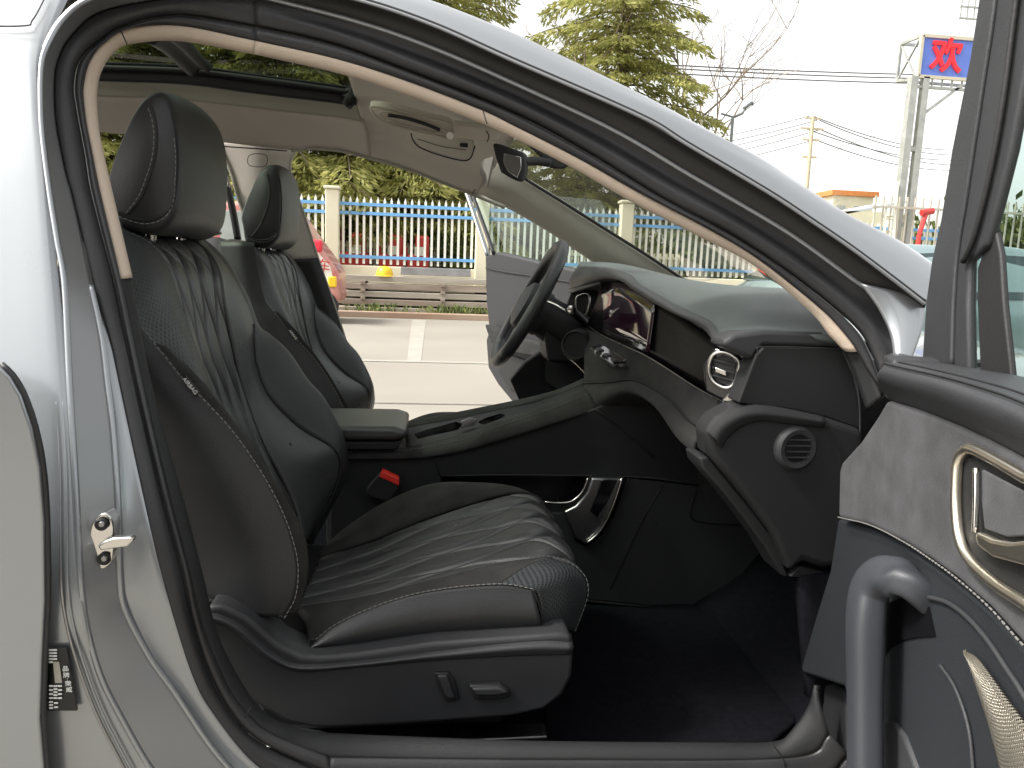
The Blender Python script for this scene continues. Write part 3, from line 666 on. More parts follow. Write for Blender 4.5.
b = MB(); b.tube([swc-axis*.03, swc-axis*.30+Vector((0,0,-.01))], [.055, .07], 16, flat=1); col_ = b.build('steering_column', M['black'], None); part(col_)
st_ = cord('indicator_stalk', P([(571,310,1.80),(578,316,1.84),(590,328,1.9)]), .011, M['black'], None, n=10)
sub(col_, st_, disc(571, 310, 1.79, .011, .004, 'stalk_cap', M['chrome']), cord('stalk_strip', P([(546,301,1.86),(556,305,1.84),(566,311,1.82)]), .003, M['chrome'], None, n=8),
    prism('column_shroud', P([(542,312),(556,304),(570,312),(580,322),(584,345),(575,365),(548,362)], 1.88), (0, .12, 0), M['black'], None, bevel=.01))
Mk = Matrix.Translation(WY(577,345,1.78)) @ Matrix.Rotation(R(90), 4, 'X') @ Matrix.Rotation(R(-30), 4, 'Y')
b = MB(); b.lathe([(.0,.008),(.03,.008),(.034,.012),(.038,.006),(.04,-.02)], Mk, 30); sub(col_, b.build('knob', M['plastic'], None))
sub(col_, cord('trim_strip', P([(547,347,1.95),(560,352,1.9),(575,363,1.8),(590,378,1.68)]), .0022, M['chrome'], None, n=20),
    prism('knee_panel', P([(540,352),(560,354),(575,365),(590,380),(575,392),(548,398),(520,402),(510,380),(525,362)], 2.02), (0, .03, 0), M['plastic'], None, bevel=.006))
# ---- console --------------------------------------------------------------------
r0 = P([(345,449,1.50),(408,447,1.50),(461,436,1.50),(507,418,1.50),(554,402,1.51),(584,387,1.55)])
r1 = P([(345,459,1.47),(410,458,1.47),(452,453,1.47),(496,441,1.47),(554,423,1.47),(597,409,1.49)])
con = part(surf('centre_console', [r0, [a.lerp(b, .5)+Vector((0, -.008, .003)) for a, b in zip(r0, r1)], r1, [p+Vector((0,.012,-.006)) for p in r1]], M['suede'], nu=60, nv=5, thick=.006))
f0 = P([(405,428,1.66),(440,422,1.66),(480,414,1.66),(520,405,1.66),(555,396,1.66),(584,384,1.63)])
f1 = P([(405,424,1.69),(440,418,1.69),(480,410,1.69),(520,402,1.69),(555,393,1.69),(584,381,1.66)])
tray = surf('console_top', [r0[1:], [a.lerp(b, .5)+Vector((0,0,-.012)) for a, b in zip(cri(r0[1:], 5), cri(f0, 5))], cri(f0, 5)], M['plastic'], None, nu=40, nv=5, thick=.005, back=(0, 0, 1))
sub(con, tray, surf('console_rail', [f0, [a.lerp(b,.5)+Vector((0,0,.006)) for a, b in zip(f0, f1)], f1, [p+Vector((0,.01,-.08)) for p in f1]], M['suede'], None, nu=40, nv=3, thick=.005, back=(0, -.2, 1)),
    stitch('stitching', [a.lerp(b, .35)+Vector((0,-.006,.004)) for a, b in zip(r0, r1)], M['threaddark'], None, sp=.008),
    prism('cup_well', [p+Vector((0,0,.006)) for p in P([(414,436),(430,431),(456,424),(462,426),(458,431),(440,435),(418,440)], 1.54)], (0, .0, -.004), M['black'], None, bevel=.001),
    prism('cup_trim', [p+Vector((0,0,.008)) for p in P([(461,425),(470,421),(478,423),(474,429),(461,432)], 1.56)], (0, .02, -.004), M['darkchrome'], None, bevel=.001),
    prism('cup_well', [p+Vector((0,0,.006)) for p in P([(478,424),(486,420),(500,416),(505,417),(500,420),(484,426)], 1.56)], (0, .0, -.004), M['black'], None, bevel=.001),
    prism('console_side', P([(330,452),(434,456),(496,440),(554,422),(597,408),(612,399),(635,395),(657,408),(680,437),(697,462),(700,486),(660,480),(637,477),(512,475),(441,476),(446,540),(330,600)], 1.485), (0, .15, 0), M['plastic'], None, bevel=.003),
    cord('panel_gap', P([(434,457),(440,476)], 1.483), .0014, M['black'], None, n=4), cord('panel_gap', P([(596,409),(625,432),(655,458)], 1.483), .0012, M['black'], None, n=8),
    cord('panel_gap', P([(635,396),(655,412),(675,440),(690,470)], 1.483), .0012, M['plastic2'], None, n=12),
    cord('panel_gap', P([(441,476),(512,475),(637,477),(697,485)], 1.483), .0014, M['plastic2'], None, n=12))
# under-console opening
und = MB(); und.box((.22, 1.60, .60), (.40, .02, .22)); sub(con, und.build('storage_well', M['black'], None))
sub(con, prism('tray_bracket', P([(592,478),(587,493),(576,506),(564,512),(574,538),(586,545),(601,533),(613,510),(625,478)], 1.46), (0, .1, 0), M['darkchrome'], None, bevel=.004),
    cord('tray_edge', P([(588,478),(582,492),(572,501),(560,503),(545,502)], 1.45), .0022, M['chrome'], None, n=24), cord('tray_edge', P([(622,478),(612,508),(600,531),(586,544)], 1.455), .003, M['chrome'], None, n=24),
    prism('socket_plate', P([(601,480),(618,480),(608,502),(597,518),(590,511),(597,495)], 1.457), (0, .02, 0), M['piano'], None, bevel=.002),
    prism('tunnel_side', P([(540,512),(566,513),(575,541),(586,547),(603,535),(616,510),(628,478),(700,486),(830,500),(830,610),(690,609),(560,597),(480,590),(480,520)], 1.49), (0, .12, 0), M['plastic2'], None, bevel=.002),
    cord('panel_gap', P([(663,484),(640,525),(610,590)], 1.487), .0011, M['black'], None, n=10), cord('panel_gap', P([(630,478),(612,520),(600,545)], 1.487), .0008, M['black'], None, n=10),
    cord('panel_gap', P([(697,488),(690,510),(694,520),(720,524),(752,525)], 1.487), .0016, M['black'], None, n=20),
    cord('panel_gap', P([(560,598),(640,606),(700,609),(760,608)], 1.485), .003, M['black'], None, n=20))
# armrest
arm = part(prism('armrest', P([(310,426),(394,427),(404,430),(409,434),(404,439),(396,441),(310,441)], 1.46), (0, .20, 0), M['leather2'], bevel=.012, segs=5))
sub(arm, prism('armrest_base', P([(310,442),(397,442),(403,440),(396,450),(310,450)], 1.465), (0, .19, 0), M['plastic'], None, bevel=.003),
    stitch('stitching', [WY(310,427,1.47)+Vector((0,0,.0015)), WY(390,428,1.47)+Vector((0,0,.0015))], M['threaddark'], None),
    stitch('stitching', [WY(390,427,1.48)+Vector((0,0,.0025)), WY(390,427,1.64)+Vector((0,.01,.0025))], M['threaddark'], None))
# buckle
bk = part(prism('belt_buckle', P([(376,477),(380,473),(400,482),(399,490),(388,503),(368,497),(366,490)], 1.44), (0, .02, 0), M['black'], bevel=.004))
sub(bk, prism('release_button', P([(379,477),(382,471),(399,479),(399,486)], 1.435), (0, .022, 0), M['red'], None, bevel=.002))
# ---- floor ---------------------------------------------------------------------
ZFL = .385
fl = MB(); fl.box((-.35, 1.56, ZFL-.03), (2.6, 1.44, .06)); flo = part(fl.build('car_floor', M['carpet'], None))
mt_ = [WZ(*p, ZFL+.01) for p in [(545,745),(545,640),(560,602),(690,611),(752,612),(785,640),(806,690),(795,722),(770,742)]]
sub(flo, prism('floor_mat', mt_, (0, 0, -.012), M['carpet'], None, bevel=.004, smoothpts=0),
    surf('toe_board', [[Vector((.60, .84, ZFL)), Vector((.60, 1.5, ZFL))], [Vector((.72, .84, .50)), Vector((.74, 1.5, .50))], [Vector((.80, .84, .8)), Vector((.84, 1.5, .8))]], M['carpet'], None, nu=10, nv=4, back=(-1, 0, 1), thick=.02),
    surf('kick_panel', [P([(800,575),(880,565)], .93), P([(812,700),(880,720)], .90)], M['carpet'], None, nu=8, nv=6, thick=.02))
fbx = MB(); fbx.box((-.2, .86, .36), (2.2, .10, .18)); fbx.box((-.2, 2.26, .40), (2.2, .10, .2)); sub(flo, fbx.build('sill_core', M['plastic'], None))
# far sill hidden, underbody
ub = MB(); ub.box((-.1, 1.56, .27), (3.2, 1.5, .10)); sub(flo, ub.build('underbody', M['black'], None))
# ---- bonnet and front wings -----------------------------------------------------
hood = part(surf('bonnet', [[Vector((x, y, z - .06*((y-YL)/.8)**2*1.6)) for x, z in ((.72, 1.035), (.95, 1.02), (1.3, .97), (1.7, .88), (1.95, .76), (2.0, .6))] for y in np.linspace(.86, 2.26, 7)], M['silver'], nu=30, nv=3, thick=.004, back=(0, 0, 1)))
sub(hood, surf('front_wing', [[Vector((x, y, z)) for x, z in ((.62, 1.00), (.72, .97), (.95, .94), (1.3, .89), (1.7, .81), (1.95, .72))] for y in (.86,)] + [[Vector((x, .74, z)) for x, z in ((.62, .9), (.72, .88), (.95, .86), (1.3, .82), (1.7, .75), (1.95, .66))], [Vector((x, .70, .45)) for x in (.62, .72, .95, 1.3, 1.7, 1.9)]], M['silver'], None, nu=30, nv=5, thick=.004, back=(0, -1, .3)),
    surf('front_wing', [[Vector((x, y, z)) for x, z in ((.62, 1.00), (.72, .97), (.95, .94), (1.3, .89), (1.7, .81), (1.95, .72))] for y in (2.26,)] + [[Vector((x, 2.38, z)) for x, z in ((.62, .9), (.72, .88), (.95, .86), (1.3, .82), (1.7, .75), (1.95, .66))], [Vector((x, 2.42, .45)) for x in (.62, .72, .95, 1.3, 1.7, 1.9)]], M['silver'], None, nu=30, nv=5, thick=.004, back=(0, 1, .3)))
# wheels under the body (front pair, rear pair)
tyre = mat('tyre rubber', (.02, .02, .02), .8, bump=.4)
for (x, y) in ((1.15, .80), (1.15, 2.32), (-1.65, .80), (-1.65, 2.32)):
    Mw = Matrix.Translation((x, y, .33)) @ Matrix.Rotation(R(90 if y < 1.5 else -90), 4, 'X')
    b = MB(); b.lathe([(.20, .10), (.31, .11), (.33, .08), (.33, -.08), (.31, -.11), (.2, -.1)], Mw, 32); wh = part(b.build('wheel', tyre, None))
    b = MB(); b.lathe([(0, .08), (.05, .09), (.19, .07), (.205, .10), (.205, -.05)], Mw, 20); sub(wh, b.build('rim', M['darkchrome'], None))

# ================================================================== FRONT SEATS
def quilt(u0, u1, nl, amp, freq, depth, wd, taper=True):
    """diamond quilting: neighbouring seams weave towards and away from each other"""
    def f(u, v):
        d = 9.0
        for i in range(nl):
            s = 1 if i % 2 else -1
            c = u0 + (u1-u0)*(i+.5)/nl + s*amp*math.sin(2*math.pi*freq*v )
            d = min(d, abs(u-c))
        e = min(u, 1-u)
        d = min(d, e+.004)
        return depth*(min(1, d/wd)**.6 - 1) - .0035*math.exp(-(d/.011)**2)
    return f
def HIT(o, pxs, off=.0006):
    from mathutils.bvhtree import BVHTree
    bm = bmesh.new(); bm.from_mesh(o.data); t = BVHTree.FromBMesh(bm); bm.free(); out = []
    for x, y in pxs:
        d = ray(x, y); h = t.ray_cast(CAMP, d)[0]
        if h is not None: out.append(h - d*off)
    return out
def make_seat():
    s = []
    # headrest: side outline swept across the seat
    prof = [(110,196),(107,180),(113,158),(122,136),(133,112),(145,96),(158,91),(167,98),(173,116),(176,140),(176.5,168),(175.5,196),(172,216),(163,228),(150,234),(136,233),(117,225)]
    base = cr(P(prof, 1.075), 64, closed=True)
    c = Vector((0, 0, 0))
    for p in base: c += p
    c /= len(base)
    vs = []; rows = 30; W_ = .265
    for r in range(rows+1):
        t = r/rows; x = 2*t-1
        sc = (1-abs(x)**3.2)**(1/3.2) if abs(x) < 1 else 0
        sc = 1.05*(.86+.14*sc) if abs(x) < 1 else .90
        for p in base:
            q = c + (p-c)*sc
            fwd = max(0, (p-c).x/.05)
            q = Vector((q.x + .010*(1-x*x)*min(1, fwd), 1.072+W_*t*1.0, q.z + .006*(1-x*x)))
            vs.append(q)
    n = 64; fs = [(r*n+k, r*n+(k+1) % n, (r+1)*n+(k+1) % n, (r+1)*n+k) for r in range(rows) for k in range(n)]
    fs.append(tuple(range(n))); fs.append(tuple(rows*n+k for k in range(n))[::-1])
    b = MB(); b.add(vs, fs); head = b.build('headrest', M['leather'], None, angle=None)
    s.append(head)
    hY = 1.062
    se1 = HIT(head, [(146,96),(151,105),(155,118),(157,137),(155,158),(149,178),(141,197),(128,214)])
    se2 = HIT(head, [(174,138),(175.5,155),(175,180),(173,203),(165,217),(152,223),(138,223),(118,216)])
    s.append(cord('headrest_piping', se1, .0014, M['black'], None, n=60)); s.append(cord('headrest_piping', HIT(head, [(172,112),(175,125),(177,142),(178,168),(176,192),(172,206),(162,216),(150,220),(132,219),(118,213)]), .0014, M['black'], None, n=80))
    s.append(stitch('stitching', HIT(head, [(143,100),(148,108),(152,120),(154,137),(152,158),(146,178),(138,197),(126,213)]), M['thread'], None, sp=.007)); s.append(stitch('stitching', se2, M['thread'], None, sp=.007))
    for y in (1.13, 1.26):
        b = MB(); q = WY(146, 224, 1.1); b.tube([Vector((q.x, y, q.z+.02)), Vector((q.x-.01, y, q.z-.06))], .007, 10)
        s.append(b.build('headrest_post', M['chrome'], None))
    # backrest pieces
    S1 = P([(121,222,.99),(131,280,.98),(142,327,.97),(163,353,.965),(181,376,.965),(200,395,.965),(233,431,.965),(261,471,.965),(281,508,.965),(293,540,.965),(298,568,.965),(295,596,.965),(284,617,.965)])
    Rr = P([(60,222,1.0),(62,280,.99),(70,327,.985),(80,353,.98),(90,376,.98),(102,400,.98),(125,440,.98),(143,480,.98),(160,515,.98),(172,540,.98),(185,566,.98),(193,585,.98),(205,600,.98)])
    side_ = surf('side_bolster', [Rr, [a.lerp(b, .6)+Vector((0, -.012, 0)) for a, b in zip(Rr, S1)], S1], M['leather'], None, nu=70, nv=10, thick=.01)
    S2 = P([(164,349,.99),(180,358,.99),(202,383,.99),(221,407,.99),(240,433,.99),(257,460,.99),(277,490,.99),(296,518,.99),(304,545,1.0),(303,575,.99),(297,600,.98)])
    S1b = S1[3:]; S1b = cr([S1[2].lerp(S1[3], .6)]+S1b, 11)
    suede_ = surf('bolster_strip', [S1b, [a.lerp(b, .5)+Vector((.010, -.006, .0)) for a, b in zip(S1b, cr(S2, 11))], cr(S2, 11), [p+Vector((-.03, .05, -.0)) for p in cr(S2, 11)]], M['suede'], None, nu=70, nv=6, thick=.004, back=(1, -1, 0))
    s += [side_, suede_, stitch('stitching', [p+Vector((.001, -.004, 0)) for p in S1[2:]], M['thread'], None, sp=.0075), cord('seam_cord', S1[3:], .0012, M['black'], None, n=80),
          cord('seam_cord', S1[-1:]+P([(250,609),(205,600)], .97), .003, M['black'], None, n=20)]
    # perforated shoulder
    P0 = P([(100,225,1.0),(112,262,.985),(126,298,.975),(143,332,.975),(178,376,1.0)]); Q0t = P([(122,229,1.06),(150,243,1.07),(168,266,1.08),(184,312,1.08),(214,398,1.05)])
    s.append(surf('perforated_panel', [P0, [a.lerp(b, .5)+Vector((.010, -.004, .004)) for a, b in zip(P0, Q0t)], Q0t], M['perf'], None, nu=40, nv=8, thick=.01))
    s.append(stitch('stitching', [p+Vector((-.001, -.002, .001)) for p in Q0t], M['threaddark'], None, sp=.007))
    # quilted panel
    QL = P([(122,229,1.06),(140,238,1.065),(156,252,1.07),(170,271,1.08),(182,306,1.08),(191,342,1.07),(203,378,1.07),(216,410,1.08),(240,448,1.09),(262,482,1.10),(280,510,1.11),(296,545,1.12)])
    Q1 = P([(186,236,1.30),(203,245,1.30),(215,260,1.30),(222,278,1.29),(226,306,1.28),(232,337,1.28),(240,372,1.28),(250,405,1.28),(263,440,1.27),(279,473,1.27),(295,505,1.27),(305,540,1.26)])
    mid = [a.lerp(b, .5)+Vector((-.006, 0, 0)) for a, b in zip(QL, Q1)]
    s.append(surf('quilted_panel', [QL, mid, Q1], M['leather2'], None, nu=170, nv=80, disp=quilt(.0, 1., 8, .050, 2.6, .0065, .060), thick=.008))
    # smooth shoulder panel and inboard bolster
    B1 = P([(187,234,1.38),(199,239,1.38),(216,253,1.38),(231,272,1.38),(246,300,1.38),(254,324,1.38),(254,342,1.37),(257,366,1.36),(270,397,1.35),(300,427,1.36),(334,448,1.37),(340,470,1.37),(330,500,1.36),(308,535,1.34)])
    Q1r = cr(Q1, 14)
    s.append(surf('shoulder_panel', [Q1r, [a.lerp(b, .5)+Vector((.004, 0, .002)) for a, b in zip(Q1r, B1)], B1], M['leather2'], None, nu=70, nv=8, thick=.008))
    SI = P([(189,233,1.42),(201,238,1.42),(218,252,1.42),(233,271,1.42),(248,299,1.42),(258,325,1.42),(270,334,1.42),(289,352,1.42),(308,380,1.42),(324,398,1.42),(339,425,1.42),(347,450,1.42),(345,480,1.42),(312,545,1.40)])
    s.append(surf('inner_bolster', [B1, [a.lerp(b, .55)+Vector((.004, -.004, .002)) for a, b in zip(B1, SI)], SI, [p+Vector((-.02, .012, 0)) for p in SI], [p+Vector((-.11, .01, 0)) for p in SI]], M['leather'], None, nu=80, nv=5, thick=.004, back=(1, -.5, 0)))
    s.append(cord('seam_cord', [p+Vector((.001, -.002, 0)) for p in B1[5:]], .0013, M['black'], None, n=70))
    s.append(cord('seam_crease', P([(290,443,1.31),(297,462,1.31),(306,490,1.31)]), .0015, M['black'], None, n=12))
    # top and back shell
    bk1 = [SI[i]+Vector((-.11, .01, 0)) for i in (0, 3, 6, 9, 11, 13)]; bk0 = [Rr[i]+Vector((-.0, .02, 0)) for i in (0, 2, 4, 7, 10, 12)]
    s.append(surf('seat_back_shell', [bk0, bk1], M['plastic'], None, nu=30, nv=6, thick=.01, bulge=.02, back=(-1, 0, 0)))
    tp = [P([(75,226,1.0)])[0], P([(100,225,1.0)])[0]]
    s.append(surf('backrest_top', [[Rr[0], (Rr[0]+SI[0])/2+Vector((-.04, 0, .01)), SI[0]+Vector((-.11, .01, 0))], [P0[0], Q0t[0]+Vector((0, 0, .001)), P([(150,226,1.2)])[0]+Vector((.0,0,.0)), SI[0]]], M['leather'], None, nu=16, nv=5, byidx=False, thick=.004, back=(0, 0, 1)))
    # airbag tag
    tg = [WY(181,379,.955), WY(185,375,.955), WY(199,392,.955), WY(195,397,.955)]
    tgo = prism('airbag_tag', tg, (0, .003, 0), M['sticker'], None, bevel=.0006); s.append(tgo)
    xd = (WY(197,394,.9535)-WY(183,377,.9535)); s.append(text_obj('tag_lettering', 'AIRBAG', WY(190,386,.9535), xd, (1, 0, 1), .0072, M['white'], None))
    # cushion
    T_ = lambda L: P(L)
    CB = T_([(311,645,.97),(328,651,.97),(361,649,.97),(409,641,.97),(475,636,.97),(543,632,.97)])
    S = T_([(311,643,.97),(340,622,.97),(393,600,.97),(441,589,.97),(500,584,.97),(533,589,.97)])
    s.append(surf('cushion_side', [CB, [a.lerp(b, .5)+Vector((0, -.012, 0)) for a, b in zip(CB, S)], S], M['leather'], None, nu=50, nv=6, thick=.01))
    s.append(stitch('stitching', [p+Vector((0, -.002, .001)) for p in S], M['thread'], None, sp=.0075)); s.append(cord('seam_cord', S, .0012, M['black'], None, n=50))
    s.append(cord('seam_cord', T_([(533,589,.965),(538,602,.965),(542,618,.965),(543,631,.965)]), .0013, M['black'], None, n=20))
    T0 = T_([(309,641,.97),(340,622,.97),(393,600,.97),(441,589,.97),(500,584,.97),(533,589,.97),(540,604,.97),(543,632,.97)])
    T1 = T_([(296,607,1.04),(361,597,1.04),(435,579,1.04),(505,562,1.04),(549,557,1.04),(578,569,1.03),(588,592,1.02),(575,632,1.01)])
    T0m = [a.lerp(b, .5)+Vector((.003, -.004, .008)) for a, b in zip(T0, T1)]
    s.append(surf('cushion_bolster', [T0[:5]+[], T0m[:5], T1[:5]], M['suede'], None, nu=50, nv=6, thick=.01, back=(0, -.5, 1)))
    s.append(surf('perforated_panel', [T0[4:], T0m[4:], T1[4:]], M['perf'], None, nu=40, nv=10, thick=.01, back=(1, -1, .5)))
    T2 = T_([(320,555,1.33),(377,537,1.33),(425,518,1.33),(473,502,1.33),(510,492,1.33),(536,495,1.33),(547,512,1.33),(545,555,1.33)])
    Tm = [a.lerp(b, .5)+Vector((.0, 0, -.003 if i < 4 else .006)) for i, (a, b) in enumerate(zip(T1, T2))]
    s.append(surf('quilted_cushion', [T1, Tm, T2], M['leather2'], None, nu=170, nv=80, disp=quilt(0, 1, 8, .050, 2.4, .0065, .060), thick=.008, back=(0, -.2, 1)))
    s.append(stitch('stitching', [p+Vector((0, -.002, .002)) for p in T1], M['threaddark'], None, sp=.0075))
    T3 = T_([(318,552,1.42),(345,528,1.42),(385,502,1.42),(430,484,1.42),(470,483,1.42),(500,487,1.42),(520,500,1.41),(525,545,1.40)])
    s.append(surf('cushion_bolster', [T2, [a.lerp(b, .5)+Vector((0, 0, .006)) for a, b in zip(T2, T3)], T3, [p+Vector((0, .012, -.03)) for p in T3], [p+Vector((0, .012, -.13)) for p in T3]], M['suede'], None, nu=60, nv=5, thick=.006, back=(0, -.2, 1)))
    # base shield
    up = [(208,606),(223,606),(247,617),(265,633),(280,646),(301,656),(320,657),(356,654),(434,643),(536,636),(560,634),(571,636),(574,648),(572,676),(563,695),(544,710),(512,717),(434,723),(376,727),(317,729),(286,723),(247,699),(223,668),(205,629)]
    s.append(prism('seat_base', P(up, .935), (0, .06, 0), M['plastic2'], None, bevel=.006, segs=4))
    l0 = P([(205,606),(223,606),(247,617),(265,633),(280,646),(301,656),(356,654),(434,643),(536,631),(571,633)], .955); l2 = P([(205,622),(220,625),(236,634),(252,648),(272,662),(301,672),(356,668),(434,661),(520,656),(571,655)], .932)
    s.append(surf('seat_base_lip', [l0, [a.lerp(b, .5)+Vector((0, -.016, .004)) for a, b in zip(l0, l2)], l2], M['plastic2'], None, nu=60, nv=6, thick=.006, back=(0, -1, .4)))
    sw1 = prism('seat_switch', P([(434,673),(449,673),(455,682),(460,700),(446,702),(439,690)], .930), (0, .01, 0), M['black'], None, bevel=.002)
    sw2 = prism('seat_switch', P([(469,686),(500,685),(509,691),(511,697),(498,700),(474,700)], .924), (0, .016, 0), M['black'], None, bevel=.003)
    s += [sw1, sw2, prism('seat_switch_cap', P([(437,676),(447,676),(455,698),(447,699)], .926), (0, .006, 0), M['plastic2'], None, bevel=.002), prism('seat_switch_cap', P([(472,689),(499,688),(508,693),(497,696),(476,696)], .919), (0, .008, 0), M['plastic2'], None, bevel=.0025)]
    b = MB(); x0 = WY(290, 640, 1.2).x; x1 = WY(545, 640, 1.2).x
    b.box(((x0+x1)/2-.05, 1.2, .50), (x1-x0-.08, .40, .13)); s.append(b.build('seat_frame', M['black'], None, bevel=.01))
    for y in (1.0, 1.38):
        b = MB(); b.box(((x0+x1)/2-.04, y, .405), (.46, .035, .04)); s.append(b.build('seat_rail', M['darkchrome'], None, bevel=.003))
    return s
pieces = make_seat()
def seat_empty():
    e = bpy.data.objects.new('front_seat', None); COL.objects.link(e); return e
se = seat_empty(); part(se)
for x in pieces: x.parent = se
se2 = seat_empty(); part(se2)
for x in pieces:
    y = x.copy(); COL.objects.link(y); y.parent = se2
se2.location = (0, .72, 0)

# ================================================================== PASSENGER DOOR (open, hinged at the A pillar)
HG = WY(860, 420, .80); an = R(76)
dd = Vector((-math.cos(an), -math.sin(an), 0)); dn = Vector((-math.sin(an), math.cos(an), 0))
def D(pts, off=0): return [WP(p[0], p[1], HG+dn*(p[2] if len(p) > 2 else off), dn) for p in pts]
door = part(prism('passenger_door', D([(838,519),(830,570),(815,619),(801,668),(803,673),(844,686),(848,700),(850,900),(1200,1200),(1200,820),(1080,702),(1024,649),(990,611),(956,581),(930,562),(904,544),(870,527)], 0), -dn*.06, M['doorlow'], bevel=.004))
suede = prism('door_card', D([(886,400),(919,409),(959,425),(989,439),(1040,468),(1200,560),(1200,830),(1080,700),(1024,647),(990,609),(956,579),(930,560),(904,543),(870,526),(838,518),(839,470),(842,461),(860,441),(878,414)], .012), -dn*.05, M['suede_door'], None, bevel=.006, segs=4)
U0 = D([(884,355),(897,353),(925,359),(975,368),(1024,377),(1120,400)], -.045); U1 = D([(884,364),(900,368),(940,377),(979,388),(1024,404),(1120,450)], .02); U2 = D([(877,376),(895,382),(931,392),(979,410),(1024,430),(1120,485)], .03); U3 = D([(879,390),(893,401),(919,410),(959,426),(1024,458),(1120,515)], .008)
pad = surf('door_top_pad', [U0, U1, U2, U3], M['plastic2'], None, nu=50, nv=8, thick=.01, back=(-1, -.3, .6))
g1 = [a.lerp(b, .75)+Vector((-.0005,0,.0015)) for a, b in zip(U0, U1)]; g2 = [a.lerp(b, .25)+Vector((-.001,0,.002)) for a, b in zip(U1, U2)]
HM = mat('soft grey handle', (.036, .039, .046), .42, bump=.2, scale=900, var=.05)
def pull_handle():
    m_ = MB(); c = cr(D([(865,850,.032),(865,740,.033),(865,660,.034),(866,615,.034),(870,590,.031),(880,578,.026),(893,577,.020),(909,583,.012),(932,602,-.010)]), 60)
    m_.tube(c, [.0190+.0025*math.exp(-((i-38)/9)**2) for i in range(60)], 28, flat=.72, up=dd, sq=3.6); return m_.build('pull_handle', HM, None, angle=None)
sub(door, suede, pad, cord('pad_groove', g1, .0009, M['black'], None, n=40), cord('pad_groove', g2, .0009, M['black'], None, n=40), cord('pad_groove', [p+Vector((-.001,0,.001)) for p in U1], .0009, M['black'], None, n=40),
    stitch('stitching', D([(838,517),(870,525),(904,542),(930,559),(956,578),(990,608),(1024,646),(1080,699)], .0145), M['thread'], None, sp=.006),
    prism('pad_end', D([(885,354),(877,375),(879,390),(886,400),(893,398),(893,360)], .01), -dn*.05, M['plastic2'], None, bevel=.004))
# pull handle
ph = [(851,830,.05),(850,700,.05),(849,630,.05),(852,588,.048),(860,571,.044),(877,560,.036),(896,561,.028),(911,571,.020),(925,592,.010),(904,596,.018),(889,604,.028),(880,619,.036),(876,649,.04),(876,700,.04),(877,830,.04)]
sub(door, pull_handle(),
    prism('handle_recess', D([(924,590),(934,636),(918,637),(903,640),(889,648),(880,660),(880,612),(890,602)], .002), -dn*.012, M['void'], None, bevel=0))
# chrome bezel with release lever
bz = D([(965,450),(972,449),(989,457),(1024,477),(1070,505),(1070,630),(1024,603),(995,584),(972,563),(960,540),(956,505),(957,470),(959,458)], .018)
sub(door, cord('handle_bezel', bz, .0042, M['champagne'], None, n=120, closed=True, seg=10),
    prism('handle_cup', D([(967,457),(988,464),(1024,484),(1070,512),(1070,618),(1024,596),(998,578),(975,556),(964,534),(961,505),(962,468)], .0145), -dn*.002, M['black'], None, bevel=0),
    cord('handle_lever', D([(976,468),(976,500),(975,532)], .022), .0022, M['chrome'], None, n=12),
    prism('handle_lever', D([(974,531),(991,539),(1008,542),(1024,540),(1060,535),(1060,572),(1024,566),(991,557),(976,546)], .024), -dn*.008, M['champagne'], None, bevel=.003),
    prism('lever_face', D([(981,469),(1024,492),(1060,512),(1060,530),(1024,536),(1006,537),(984,529),(981,500)], .018), -dn*.003, M['suede_door'], None, bevel=.002))
# speaker grille
gp = D([(966,652),(975,656),(988,673),(1005,698),(1024,724),(1100,830),(1100,980),(1010,800),(999,768),(988,726),(975,684)], .006)
me = bpy.data.meshes.new('speaker_grille')
ga = cr(gp[:6], 30); gb = cr([gp[0]]+gp[:5:-1], 30)
sub(door, surf('speaker_grille', [ga, gb], M['perfdoor'], None, nu=50, nv=8, byidx=False, bulge=.003, thick=.003))
sub(door, cord('door_crease', D([(928,597),(948,603),(968,618),(988,641),(1008,671),(1024,696),(1080,800)], .002), .0022, M['plastic2'], None, n=50), cord('door_crease', D([(940,665),(955,688),(968,726),(973,768),(976,820)], .002), .0016, M['plastic2'], None, n=40))
sub(door, prism('door_pocket', D([(817,687),(830,683),(846,690),(850,900),(835,900),(826,740)], -.03), -dn*.03, M['plastic'], None, bevel=.006), 
    prism('door_pocket', D([(880,720),(893,722),(903,735),(915,768),(930,840),(880,840)], .004), -dn*.01, M['plastic2'], None, bevel=.004))
# window frame of the door
wf1 = D([(985,-40),(978,0),(969,59),(957,119),(951,150),(940,220),(931,260),(925,303),(921,366),(968,372),(967,303),(968,262),(985,246),(995,210),(1010,150),(1024,74),(1036,0),(1042,-40)], -.05)
wfo = prism('window_frame', wf1, -dn*.010, M['plastic2'], None, bevel=.004, segs=3)
sub(door, wfo, cord('frame_lip', D([(1000,-40),(993,20),(984,80),(975,140),(966,200),(958,250),(954,300),(952,366)], -.049), .003, M['plastic2'], None, n=50), cord('frame_lip', D([(1022,-40),(1014,20),(1005,90),(995,150),(984,200),(973,240),(963,262)], -.046), .003, M['black'], None, n=50),
    prism('window_divider', D([(992,215),(1000,254),(1003,303),(1011,378),(980,374),(977,303),(977,269),(985,246)], -.056), -dn*.006, M['black'], None, bevel=.002),
    prism('door_glass', D([(962,380),(960,250),(1000,150),(1030,0),(1040,-40),(1300,-40),(1300,430),(1100,400)], -.065), -dn*.003, M['doorglass'], None, bevel=0))

